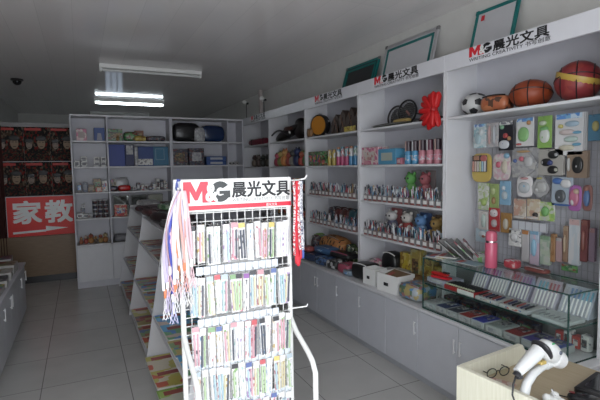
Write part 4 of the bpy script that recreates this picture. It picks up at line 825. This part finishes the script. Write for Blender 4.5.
for q in range(6): MB().box((-.03, .075 - q * .03, .0225), (.05, .010, .006), .002).build('clip', C((.3, .33, .33)), o)
# lower level of the case
ZL = GZ0 + .001
low = [(2.50, .11, (.40, .44, .44), None, 'pale ribbed box, far left at the bottom of the glass case'), (2.385, .10, (.46, .46, .46), (.03, .05, .16), 'box with navy lid, second at the bottom of the glass case'), (2.275, .10, (.42, .43, .43), (.06, .07, .10), 'grey box with dark lid, third at the bottom of the case'), (2.165, .10, (.45, .45, .45), (.45, .06, .05), 'box with red lid, fourth at the bottom of the glass case'), (2.055, .10, (.45, .47, .47), (.05, .06, .42), 'box with blue lid, fifth at the bottom of the case'), (1.93, .12, (.48, .50, .49), (.40, .44, .43), 'large pale tray box, sixth at the bottom of the case'), (1.80, .11, (.40, .41, .40), (.30, .05, .05), 'box of dark red cards, seventh at the bottom of the case'), (1.685, .10, (.40, .42, .45), (.10, .08, .30), 'box of violet cards, eighth at the bottom of the case'), (1.575, .10, (.44, .46, .46), (.06, .10, .34), 'box of blue cards, ninth at the bottom of the case')]
for q, (y, w, c, c2, lab) in enumerate(low):
    o = carton('card_box', lab, 'box', (2.325, y, ZL + .006), (.17, w, .045), mat(c, .4), None, 0, P_GRY, '-x', mat(c2, .4) if c2 else P_GRY)
    MB().box((.02, 0, .050), (.06, w * .5, .006), .001).build('leaflet', printed((c2 or c, (.4, .4, .4), (.1, .1, .12)), (50, 50, 50)), o)
for q in range(4): carton('card_box', f'red and white small box, {ORD[q]} from left at the back right of the case', 'box', (2.49, 1.66 - q * .05, ZL + .006), (.05, .042, .07 + .02 * (q % 2)), (mat((.5, .06, .05), .4), P_WHT)[q % 2], 'small boxes in the right end of the case', 0, P_WHT if q % 2 == 0 else P_DRK)
for q in range(5): carton('card_box', f'dark small box, {ORD[q]} from left at the back of the case bottom', 'box', (2.48, 2.50 - q * .16, ZL + .006), (.08, .12, .06), P_DRK, 'dark boxes at the back of the case', 0, P_GRN)
# things on the glass
ZT = GZ1 + .001
r = thing('thermos_flask', 'pink thermos flask standing on the glass case', 'flask', (2.38, 2.075, ZT))
MB().lathe([(.036, 0), (.038, .004), (.038, .158), (.034, .166)], n=24).build('body', mat((.62, .12, .20), .28), r, smooth=True)
MB().lathe([(.033, .166), (.033, .176)], n=24).build('steel_ring', M_chr, r, smooth=True)
MB().lathe([(.036, .176), (.036, .215), (.031, .232), (.018, .240), (.004, .242)], n=24).build('cup_lid', mat((.60, .13, .20), .25), r, smooth=True)
MB().box((-.036, 0, .170), (.006, .02, .014), .002).build('button', M_blk, r)
for q, (x, y, rz, m, lab) in enumerate(((2.36, 2.50, .2, P_MAG, 'lowest printed magazine at the left end of the glass case'), (2.40, 2.46, .5, P_GRY, 'grey magazine lying askew on the printed magazine'))):
    book('magazine', lab, 'magazine', (x, y, ZT + .0075 * q), (.19, .15, .006), m, None, (0, 0, rz))
book('magazine', 'pale blue leaflet lying flat before the thermos', 'leaflet', (2.36, 2.24, ZT), (.12, .20, .003), C((.30, .45, .55)), None, (0, 0, .1))
P_CLR = printed(((.35, .36, .34), (.42, .42, .40), (.15, .35, .12), (.45, .44, .42), (.3, .06, .08)), (30, 30, 30))
for q in range(4):
    r = thing('packed_notebook', f'clear bagged notebook, {ORD[q]} from left of the fanned pile leaning by the thermos', 'notebook', (2.44 + .01 * q, 2.40 - q * .055, ZT + .002), rot=(.62 + .07 * q, 0, .35 + .16 * q), group='fanned pile of bagged notebooks')
    MB().box((0, .09, .008), (.15, .19, .010), .003).build('cover', (P_CLR, mat((.36, .37, .36), .25), P_CLR, printed(((.45, .06, .10), (.4, .35, .35), (.5, .45, .45), (.2, .05, .06)), (40, 40, 40)))[q], r)
    MB().box((0, .165, .0145), (.14, .035, .003)).build('header_card', C(((.35, .34, .33), (.3, .3, .3), (.25, .27, .25), (.45, .05, .08))[q]), r); MB().box((-.071, .09, .0155), (.006, .18, .005)).build('binding', M_blk, r)
pouch('sweet_bag', 'small red patterned bag just right of the thermos', 'bag', (2.47, 1.985, ZT), (.08, .09, .06), printed(((.5, .04, .06), (.55, .3, .3), (.4, .02, .04)), (50, 50, 50)))
pouch('green_bag', 'clear bag with bright green print left of the thermos', 'bag', (2.46, 2.20, ZT), (.12, .13, .07), printed(((.2, .45, .1), (.4, .44, .38), (.45, .46, .44)), (22, 22, 22)))
pouch('sweet_bag', 'small dark red and blue pouch at the back of the glass top', 'bag', (2.51, 1.84, ZT), (.06, .16, .03), C((.22, .05, .04)))

# ================================================================== PEN RACK AT THE ENTRANCE
RX0, RX1, RY = .345, .815, 1.80; RW = RX1 - RX0; RH = 1.455
rk = thing('pen_rack', 'white wire pen rack with a logo sign on top', 'display rack', (RX0, RY, 0))
for s in (0, RW): MB().tube([(s, 0, .02), (s, 0, RH + .06)], .011, 10).build('post', M_whm, rk, smooth=True)
for s in (0, RW):
    MB().tube([(s, -.002, .96), (s, -.06, .915), (s, -.17, .865), (s, -.21, .84), (s, -.235, .80), (s, -.235, .4), (s, -.235, .012)], .011, 10).build('leg', M_whm, rk, smooth=True)
    MB().tube([(s, -.235, .012), (s, .20, .012)], .011, 10).build('foot_rail', M_whm, rk, smooth=True)
MB().tube([(0, .20, .012), (RW, .20, .012)], .011, 10).build('foot_rail', M_whm, rk, smooth=True)
g = MB()
for k in range(1, 14): g.tube([(RW * k / 14, 0, .25), (RW * k / 14, 0, RH)], .0022, 5)
for k in range(35): g.tube([(0, -.003, .26 + k * .035), (RW, -.003, .26 + k * .035)], .0022, 5)
g.build('wire_grid', M_whm, rk)
sg = MB().box2((-.005, -.012, 1.455), (.480, .008, 1.586), .003).build('sign_board', mat((.86, .86, .83), .3), rk)
MB().box2((.006, -.0132, 1.463), (.476, -.0118, 1.481)).build('red_stripe', mat((.72, .03, .06), .35), sg)
MY = -.0132
logo(sg, (.014, MY, 1.492), FACE_MY, .190, .084, mat((.72, .03, .06), .35), mat((.02, .025, .025), .35))
text('lettering', '晨光文具', .070, M_blk, sg, (.212, MY, 1.514), FACE_MY, 0, .258, .0005, fat=.0016)
text('lettering', 'WRITING CREATIVITY 书写创意', .02, mat((.25, .25, .25), .4), sg, (.212, MY, 1.490), FACE_MY, 0, .255, .0004)
text('lettering', '晨光文具', .014, M_whm, sg, (.36, MY - .0008, 1.466), FACE_MY, 0, .05, .0004)
for z in (1.225, 1.012, .822, .655):
    for k in range(12 if z > 1 else 14):
        x = .05 + k * .0295 if z > 1 else .03 + k * .0305
        MB().box((x + .0135, -.029, z - .005), (.0275, .003, .034), .001, Matrix.Rotation(.0, 3, 'X')).build('price_card', mat((.68, .73, .78), .22), rk)
M_hdr = [mat((.82, .82, .81), .4), C((.70, .10, .12)), C((.25, .45, .20)), C((.06, .06, .07)), C((.80, .60, .12)), C((.70, .35, .40)), C((.35, .12, .45)), C((.50, .62, .70)), C((.12, .18, .45))]
HN = ['white', 'red', 'green', 'black', 'yellow', 'pink', 'violet', 'pale blue', 'navy']
def pale(a, b): return _printed(((.72, .72, .71), (.76, .75, .74), (.62, .63, .64), a, (.72, .72, .71), (.80, .80, .79), (.76, .75, .74), (.80, .79, .78), b), (130, 130, 80), .3)
M_bod = [pale((.50, .22, .24), (.65, .60, .58)), pale((.35, .52, .48), (.66, .70, .66)), pale((.12, .12, .14), (.6, .6, .6)), pale((.60, .45, .20), (.72, .66, .58)), pale((.40, .26, .48), (.68, .62, .68)), pale((.28, .42, .58), (.68, .72, .75)), pale((.30, .48, .22), (.65, .62, .58)), pale((.62, .24, .30), (.74, .60, .60))]
M_pin = printed(((.72, .25, .30), (.76, .45, .48), (.70, .18, .22), (.78, .62, .62)), (90, 90, 60), .3)
ROWN = ['top', 'second', 'third', 'fourth', 'lowest visible']
rows = [(1.405, .155, 13, [3, 0, 0, 0, 0, 5, 4, 0, 0, 0, 4, 0, 0]), (1.20, .160, 14, [0, 0, 7, 1, 7, 2, 3, 6, 3, 5, 3, 8, 0, 0]), (.995, .165, 14, [5, 0, 2, 8, 0, 5, 0, 0, 1, 3, 0, 3, 0, 0]), (.815, .155, 14, [7, 0, 0, 0, 0, 3, 0, 8, 0, 1, 0, 4, 0, 7]), (.648, .15, 12, [0, 0, 0, 8, 7, 2, 8, 5, 0, 8, 0, 0])]
for ri, (zt, h, n, hd) in enumerate(rows):
    for k in range(n):
        x = .375 + (k + .3) * .436 / n + random.uniform(-.003, .003); zz = zt + random.uniform(-.008, .006); w = .0262 + random.uniform(-.002, .004)
        bi = (k * 3 + ri * 5) % 8
        r = thing('pen_packet', f'slim packet with {HN[hd[k]]} header, {ORD[k]} from left, {ROWN[ri]} row of pen rack', 'pen packet', (x, 1.765, zz), rot=(random.uniform(-.03, .05), random.uniform(-.05, .05), random.uniform(-.15, .15)), group=f'pen packets in the {ROWN[ri]} row of the rack')
        body = M_pin if (ri, k) == (2, 8) else M_bod[bi]
        b = MB()
        for q in range(3 if k % 3 else 4): b.box((0, q * .006, -h / 2), (w, .003, h * (1 - .01 * q)), .0008)
        b.build('card', body, r)
        MB().box((0, -.0022, -.011), (w * .96, .0022, .020), .0006).build('header', M_hdr[hd[k]], r)
        for q in (-1, 1): MB().tube([(q * w * .22, -.006, -h * .95), (q * w * .22, -.006, -.030)], .0038, 6).build('pen', (M_whm, mat((.45, .60, .66), .3), mat((.68, .40, .46), .3), mat((.70, .64, .44), .3), mat((.10, .11, .14), .3), mat((.50, .64, .40), .3), mat((.80, .80, .81), .3), M_whm)[(k * 2 + ri + (q > 0) * (k % 3)) % 8], r, smooth=True)
        MB().tube([(0, .034, .008), (0, -.012, .006), (0, -.016, .014)], .0016, 5).build('peg_hook', M_chr, r)
# lanyards
def strand(pts, r, n=5, r2=None): return MB().tube(pts, r, n, False, r2)
o = MB().tube([(.345, 1.795, 1.556), (.338, 1.765, 1.552), (.332, 1.742, 1.546), (.330, 1.735, 1.556)], .004, 6).build('side_hook', M_whm, None, smooth=True); o.parent = rk; o.matrix_parent_inverse = Matrix.Translation((-RX0, -RY, 0))
o = MB().tube([(.825, 1.795, 1.57), (.85, 1.77, 1.572), (.872, 1.75, 1.578), (.880, 1.745, 1.592)], .004, 6).build('side_hook', M_whm, None, smooth=True); o.parent = rk; o.matrix_parent_inverse = Matrix.Translation((-RX0, -RY, 0))
o = MB().tube([(.79, 1.77, 1.01), (.85, 1.76, 1.012), (.872, 1.75, 1.015), (.876, 1.748, 1.026)], .003, 6).build('side_hook', M_whm, None, smooth=True); o.parent = rk; o.matrix_parent_inverse = Matrix.Translation((-RX0, -RY, 0))
LC = [('white', (.75, .73, .73)), ('lilac', (.52, .46, .64)), ('pink', (.72, .46, .50)), ('royal blue', (.06, .08, .42)), ('white', (.78, .76, .76)), ('pale pink', (.74, .60, .62)), ('orange', (.66, .24, .10)), ('snow white', (.76, .75, .76)), ('coral', (.70, .38, .34)), ('pale violet', (.60, .56, .70)), ('cream white', (.76, .74, .70)), ('rose', (.70, .50, .54))]
spots = ['outermost left', 'second from left', 'third from left', 'fourth from left', 'fifth from left', 'sixth from left', 'seventh from left', 'eighth from left', 'ninth from left', 'tenth from left', 'eleventh from left', 'nearest the rack']
for k, (cn, c) in enumerate(LC):
    x = .268 + k * .0092; r = thing('lanyard', f'{cn} fabric lanyard, {spots[k]} of the bunch left of the rack sign', 'lanyard', (x, 1.742 - .004 * (k % 3), 1.545), group='lanyards on the left hook')
    zb = (1.17, 1.20, 1.26, 1.15, 1.19, 1.24, 1.29, 1.22, 1.27, 1.25, 1.21, 1.28)[k]; ph = k * 1.3
    tp = (.342 - x) * .80
    lp_ = []
    for s in (-1, 1):
        pts = [(tp * (1 - q / 9) ** 3 + s * .007 * math.sin(q / 9 * PI) + .005 * math.sin(ph + q * .55 + s * .5), .004 * s - .004 * math.sin(q * .9 + ph), -(1.545 - zb) * q / 9) for q in range(10)]
        strand(pts, .0052, 6, .0024).build('strap', mat(c, .6), r, smooth=True)
    MB().sq((.002, 0, zb - 1.545 - .015), (.014, .010, .04), .7, .7, 10, 6).build('clip', M_chr if k % 2 else mat(((.7, .62, .6), (.65, .2, .08))[k % 4 == 0], .4), r, smooth=True)
    b = MB()
    for q in range(5):
        b.tube([(.002 + (.002 + .0022 * t) * math.sin(q * 2.1 + ph * 1.7 + t * (.25 + .1 * q)), .006 * math.cos(q * 2 + t * .5), zb - 1.545 - .03 - t * .014) for t in range(7)], .0017, 5)
    b.build('fringe', mat(tuple(min(.8, v * 1.05) for v in c) if k != 3 else (.5, .5, .7), .6), r, smooth=True)
r = thing('lanyard', 'blue and white striped ribbon draped over the left rack post', 'lanyard', (.345, 1.784, 1.585))
strand([(-.003, .002, .003), (-.010, -.008, -.03), (.008, -.012, -.08), (.020, -.012, -.14), (.024, -.012, -.21)], .009, 8, .003).build('ribbon', printed(((.04, .07, .35), (.05, .09, .40), (.6, .6, .66)), (60, 60, 60)), r, smooth=True)
strand([(-.012, .002, .001), (-.018, -.006, -.05), (-.004, -.010, -.10)], .010, 8, .003).build('ribbon', mat((.74, .75, .72), .5), r, smooth=True)
P_CHK = printed(((.75, .74, .74), (.62, .03, .05), (.75, .74, .74), (.60, .03, .05)), (170, 170, 170), .5)
P_CHW = printed(((.72, .72, .74), (.10, .11, .20), (.74, .74, .75), (.5, .5, .55)), (170, 170, 170), .5)
for k, (cn, m, L) in enumerate((('red and white checked', P_CHK, .32), ('plain red', mat((.62, .02, .04), .5), .33), ('red and white speckled', P_CHK, .30), ('navy and white checked', P_CHW, .30))):
    r = thing('lanyard', f'{cn} lanyard, {ORD[k]} from left on the hook right of the sign', 'lanyard', (.822 + k * .0115, 1.752, 1.568), group='lanyards on the right hook')
    for s in (-1, 1): strand([(s * .0035 + .003 * math.sin(q * .7 + k), s * .003, -L * q / 8) for q in range(9)], .0055, 6, .003).build('strap', m, r, smooth=True)
    MB().sq((.003 if k < 3 else .002, 0, -L - .015), (.022 if k == 1 else .012, .012, .05), .8, .8, 10, 6, None, .05).build('clip', (mat((.6, .02, .04), .5), mat((.6, .02, .04), .5), mat((.55, .03, .05), .5), mat((.06, .10, .35), .4))[k], r, smooth=True)

# ================================================================== MAGAZINE RACK IN THE AISLE
mr = thing('magazine_rack', 'white sloping magazine rack with three bays in the aisle', 'magazine rack', (.90, 4.60, 0))
YD = [6.72, 5.31, 3.88, 2.45]
xb, xt, zt = .48, .29, 1.13; xk = .08
xat = lambda z: xb - (xb - xt) * z / zt
for y in YD: MB().prism(((-xb, 0), (xk, 0), (xk, zt), (-xt, zt)), 'y', y - 4.60 - .009, y - 4.60 + .009).build('divider', M_lamw, mr)
for ya, yb in zip(YD[1:], YD):
    for z in (.06, .40, .82, 1.10):
        if z == 1.10: MB().box2((-xt - .004, ya - 4.6 + .0095, z - .012), (xk, yb - 4.6 - .0095, z), .001).build('shelf', M_lam, mr)
        else:
            MB().box2((-xat(z) + .002, ya - 4.6 + .0095, z - .014), (xk - .013, yb - 4.6 - .0095, z), .001).build('shelf', M_lam, mr)
            MB().box2((xk - .012, ya - 4.6 + .0095, z - .014), (xk, yb - 4.6 - .0095, {.06: .385, .40: .805, .82: 1.087}[z])).build('back_panel', M_lam, mr)
MG = [_printed(tuple(tuple(min(.85, v * 1.5) for v in q) for q in c), (11, 13, 11), .28) for c in (((.42, .36, .08), (.45, .10, .06), (.5, .45, .35), (.40, .38, .10)), ((.05, .18, .42), (.06, .28, .48), (.10, .28, .12), (.45, .35, .3)), ((.18, .32, .06), (.28, .40, .10), (.10, .20, .05), (.45, .45, .38)), ((.40, .32, .12), (.10, .18, .35), (.35, .12, .08), (.2, .3, .15)), ((.25, .16, .10), (.35, .28, .10), (.3, .08, .06), (.12, .1, .08)), ((.30, .30, .30), (.12, .16, .22), (.40, .38, .34), (.2, .1, .08)))]
BAYN = ['nearest', 'middle', 'farthest']; LVL = {.06: 'bottom', .40: 'middle', .82: 'upper'}
CH = {(0, .06): [0, 0, 2, 2], (0, .40): [1, 1, 3, 1], (0, .82): [4, 4, 3, 4], (1, .06): [0, 4, 3, 0], (1, .40): [3, 1, 3, 0], (1, .82): [4, 5, 5, 4], (2, .06): [3, 4, 4, 3], (2, .40): [5, 3, 5, 4], (2, .82): [5, 5, 5, 5]}
CV = ['yellow and red', 'blue', 'green', 'mixed colour', 'brown', 'grey']
for b in range(3):
    y1 = [3.88, 5.31, 6.72][b]; y0 = [2.45, 3.88, 5.31][b]
    for z in (.06, .40, .82):
        for k in range(4):
            wd = min(xat(z) - .05, .40) if z < .8 else .27; dp = .30
            y = y1 - .19 - k * .315; x = .90 - xat(z) + .012 + wd / 2 + .005 * (k % 2)
            if b == 0 and z == .06: x -= .03
            o = book('magazine', f'{CV[CH[(b, z)][k]]} magazine, {ORD[k]} from far end, {LVL[z]} shelf, {BAYN[b]} rack bay', 'magazine', (x, y, z + .0008), (wd, dp, .012 + .006 * (k % 2)), MG[CH[(b, z)][k]], f'magazines on the {LVL[z]} shelf of the {BAYN[b]} rack bay', (0, 0, random.uniform(-.04, .04)))
# stacks of things along the top and the black bag
pouch('black_bag', 'black bag lying on the upper shelf of the magazine rack', 'bag', (.74, 3.16, .84), (.20, .22, .15), M_blk, None, 0, None, 0, .8)
tp_ = [(.79, 5.75, .34, .50, .09, (.06, .018, .02), 'dark maroon folded jacket, far end of the rack top'), (.80, 5.15, .34, .50, .10, (.09, .03, .03), 'dark red brown bag in the middle of the rack top'), (.90, 5.45, .14, .22, .15, (.16, .14, .12), 'grey brown roll at the back of the rack top'), (.80, 4.55, .34, .45, .11, (.035, .018, .02), 'black and maroon bag on the rack top'), (.80, 3.95, .34, .45, .09, (.06, .06, .065), 'grey and black printed bag near the lanyards on the rack top')]
for x, y, w, l, h, c, lab in tp_: pouch('cloth_bag', lab, 'bag', (x, y, 1.1005), (w, l, h), printed((c, tuple(v * .5 for v in c), tuple(min(.6, v * 1.9) for v in c), c), (14, 14, 14), .4), None, .3, P_DRK if h < .1 else None, 0, .7)
pouch('green_bag', 'green printed pack on the rack top behind the lanyards', 'pack', (.84, 4.85, 1.20), (.22, .30, .07), printed(((.05, .22, .08), (.10, .32, .12), (.3, .4, .28), (.04, .1, .05)), (18, 18, 18)), None, .2, None)
pouch('grey_pouch', 'pale grey cloth bundle at the far end of the rack top', 'bundle', (.80, 6.30, 1.1005), (.28, .5, .12), P_GRY, None, 0, None)

# ================================================================== LEFT COUNTER
U0 = [5.93, 4.76, 3.59]
for i, y1 in enumerate(U0):
    y0 = y1 - 1.168
    r = thing('base_cabinet', ('grey left counter cabinet, %s from the poster wall' % ORD[i]), 'cabinet', (-.62, y0, 0), group='left counter cabinets'); L = y1 - y0
    MB().box2((-.51, .001, .06), (-.02, L - .001, .575)).build('body', M_door, r)
    MB().box2((-.50, .001, 0), (-.035, L - .001, .06)).build('plinth', M_kick, r)
    for k in range(3):
        a, b = L * k / 3 + .002, L * (k + 1) / 3 - .002
        d = MB().box2((-.02, a, .065), (0, b, .57), .002).build('door', M_door, r)
        hy = (b - .04) if k == 2 else (b - .03 if k == 1 else a + .03)
        h = MB(); h.box((.014, hy, .45), (.008, .014, .11), .002); h.box((.007, hy, .49), (.014, .008, .008)); h.box((.007, hy, .41), (.014, .008, .008)); h.build('handle', M_hnd, d)
o = MB().box2((-1.145, 2.40, .576), (-.605, 5.94, .596), .003).build('worktop', M_lam); tag(o, 'grey worktop of the left counter', 'worktop')
lb = [(-.86, 5.74, .30, .26, .10, P_DRK, 'dark purple stack of bagged books at the end of the left counter'), (-.80, 5.42, .32, .26, .09, printed(((.30, .27, .10), (.2, .2, .08), (.35, .33, .25), (.15, .12, .1)), (20, 20, 20)), 'olive yellow bagged books second on the left counter'), (-.80, 5.12, .32, .24, .07, printed(((.45, .42, .38), (.5, .48, .46), (.42, .36, .2)), (14, 14, 14)), 'cream magazines third along the left counter'), (-.80, 4.82, .32, .26, .06, printed(((.12, .14, .16), (.3, .32, .34), (.05, .06, .08), (.4, .4, .42)), (14, 14, 14)), 'blue grey magazines fourth along the left counter'), (-.80, 4.50, .32, .26, .05, P_MAG, 'mixed magazines fifth along the left counter')]
for x, y, w, d, h, m, lab in lb: book('magazine_stack', lab, 'magazine', (x, y, .5965), (w, d, h), m, None, (0, 0, random.uniform(-.08, .08)), mat((.4, .39, .37), .6))
carton('grey_carton', 'grey carton with dark scrawl standing on the left counter end', 'box', (-.96, 5.45, .5965), (.26, .36, .24), C((.22, .22, .23)), None, .05, None, '-x')
MB().box((.131, 0, .15), (.002, .18, .02), 0, Matrix.Rotation(.3, 3, 'X')).build('scrawl', C((.03, .03, .04)), [o for o in COL.objects if o.name == 'grey_carton'][0], (0, 0, .0))
o = MB(); q = [(-1.14 + .016 * k, 7.500 + (.008 if k % 2 else -.004)) for k in range(12)]
o.prism(q + [(x_, y_ + .006) for x_, y_ in reversed(q)], 'z', .15, 2.25)
o = o.build('curtain', mat((.045, .010, .008), .8), None); tag(o, 'narrow dark red curtain left of the posters and banner', 'curtain'); MB().box2((-1.143, 7.494, 2.22), (-.96, 7.512, 2.262), .004).build('hem', mat((.03, .008, .006), .8), o)

# ================================================================== CASH DESK
RZD = .10
dk = thing('cash_desk', 'cream wood cash desk with raised sides and tan top', 'desk', (1.394, 1.385, 0), RZD)
MB().box2((0, -1.0, 0), (.022, 0, .78), .002).build('front_panel', M_cream, dk)
MB().prism(((.0225, 0), (.46, 0), (.46, .745), (.435, .78), (.0225, .78)), 'y', -.022, 0).build('side_panel', M_cream, dk)
MB().box2((.0225, -1.0, .675), (.62, -.0225, .70), .002).build('desktop', M_tan, dk)
MB().box2((.58, -1.0, 0), (.60, -.03, .674), .002).build('side_panel', M_cream, dk)
MB().box2((.0225, -.98, .0), (.579, -.96, .674), .002).build('end_panel', M_cream, dk)
M_scan = mat((.64, .65, .64), .32); M_rub = mat((.02, .02, .024), .35)
# stand
r = thing('scanner_stand', 'white curved stand holding the barcode scanner', 'stand', (1.47, 1.11, .7005))
MB().sq((0, 0, .012), (.11, .09, .024), .6, .8, 20, 8).build('base', M_scan, r, smooth=True)
MB().tube([(-.015, 0, .015), (-.014, 0, .06), (.008, .005, .10), (.045, .008, .128), (.095, .010, .142), (.135, .010, .148)], [.020, .018, .017, .016, .014, .013], 12).build('neck', M_scan, r, smooth=True)
MB().tube([(.120, .010, .146), (.150, .010, .150)], .018, 12).build('holder_cup', M_scan, r, smooth=True)
MB().box((.105, .03, .128), (.10, .035, .006), .002).build('tray', M_scan, r)
# scanner
r = thing('barcode_scanner', 'white and black handheld barcode scanner resting on its stand', 'scanner', (1.433, 1.12, .853))
MB().tube([(0, 0, 0), (.03, 0, .017), (.075, 0, .040), (.115, 0, .060)], [.018, .022, .026, .029], 14, False).build('handle', M_scan, r, smooth=True)
MB().tube([(-.008, 0, -.012), (.002, 0, .002), (.010, 0, -.022)], .014, 10).build('grip_end', M_rub, r, smooth=True)
ROT = Matrix.Rotation(.62, 3, 'Y')
MB().sq((.134, 0, .060), (.024, .082, .086), .8, .85, 20, 12, Matrix.Rotation(-.5, 3, 'Y')).build('rim', M_rub, r, smooth=True)
MB().sq((.170, -.002, .047), (.122, .074, .076), .8, .9, 22, 14, ROT).build('head', M_scan, r, smooth=True)
MB().tube([(.195, 0, .020), (.240, 0, -.003)], [.038, .034], 20).build('nose', mat((.80, .80, .79), .3), r, smooth=True)
MB().box((.160, -.028, .088), (.014, .006, .006), .002).build('green_light', mat((.03, .35, .12), .3), r)
MB().sq((.190, -.038, .050), (.018, .010, .016), 1, 1, 12, 8).build('button', C((.10, .12, .16)), r, smooth=True)
MB().box((.118, -.008, .018), (.030, .03, .014), .003).build('trigger', C((.60, .42, .06)), r)
MB().tube([(-.010, 0, -.014), (-.035, -.01, -.035), (-.045, -.015, -.07), (-.040, -.03, -.11), (-.01, -.05, -.140), (.03, -.07, -.148)], .0035, 8).build('cable', M_blk, r, smooth=True)
o = MB().sq((0, 0, .026), (.075, .07, .055), .9, .9, 20, 12, jit=.06)
for px, py, pz in ((.022, .012, .045), (-.02, .015, .045), (.0, -.025, .04), (.032, -.012, .026), (-.03, -.01, .026)): o.sq((px, py, pz), (.032, .032, .030), 1, 1, 12, 8)
o = o.build('soft_toy', mat((.82, .82, .80), .8), None, (1.565, 1.065, .7005), smooth=True); tag(o, 'small white lumpy soft toy at the foot of the scanner', 'soft toy')
MB().tube([(0, .0, .055), (0, .01, .075), (.008, .008, .064)], .003, 6).build('hanging_loop', C((.7, .7, .7)), o)
r = thing('eyeglasses', 'dark framed eyeglasses lying on the cash desk', 'glasses', (1.60, 1.345, .7005), -.15)
for s in (-1, 1):
    pts = [(s * .033 + .025 * math.cos(t), .003, .022 + .020 * math.sin(t)) for t in [2 * PI * k / 20 for k in range(20)]]
    MB().tube(pts, .0022, 6, True).build('rim', M_rub, r)
    MB().box((s * .033, .003, .022), (.044, .001, .034), 0).build('lens', M_glass, r)
    MB().tube([(s * .060, .003, .028), (s * .064, .05, .024), (s * .062, .12, .010)], .0022, 6).build('temple', M_rub, r)
MB().tube([(-.009, .003, .026), (0, .003, .030), (.009, .003, .026)], .002, 6).build('bridge', M_rub, r)
book('papers', 'pinkish printed papers under the eyeglasses', 'papers', (1.545, 1.30, .7003), (.10, .12, .0003), printed(((.45, .22, .18), (.55, .4, .35), (.5, .45, .4)), (40, 40, 40)), None, (0, 0, .4))
r = thing('computer_mouse', 'black rounded computer mouse at the front of the desk', 'mouse', (1.70, 1.03, .7005), .5)
MB().sq((0, 0, .020), (.075, .125, .042), .8, .85, 20, 12).build('body', mat((.008, .008, .01), .12), r, smooth=True); MB().box((0, .045, .040), (.008, .02, .006), .002).build('wheel', C((.2, .02, .02)), r)
MB().tube([(0, .062, .015), (.02, .10, .006), (.06, .12, .005)], .0025, 6).build('cable', M_blk, r)
o = MB().box2((-.11, -.09, 0), (.11, .09, .032), .006).build('card_terminal', mat((.012, .012, .014), .3), None, (1.87, 1.04, .7005), .2); tag(o, 'flat black device beside the mouse on the desk', 'device'); MB().box((0, .02, .033), (.16, .09, .003), .001).build('screen', mat((.02, .022, .025), .1), o)
for l, ns in LABELS.items():
    if len(ns) > 1: print('DUP LABEL', l, ns[:4])
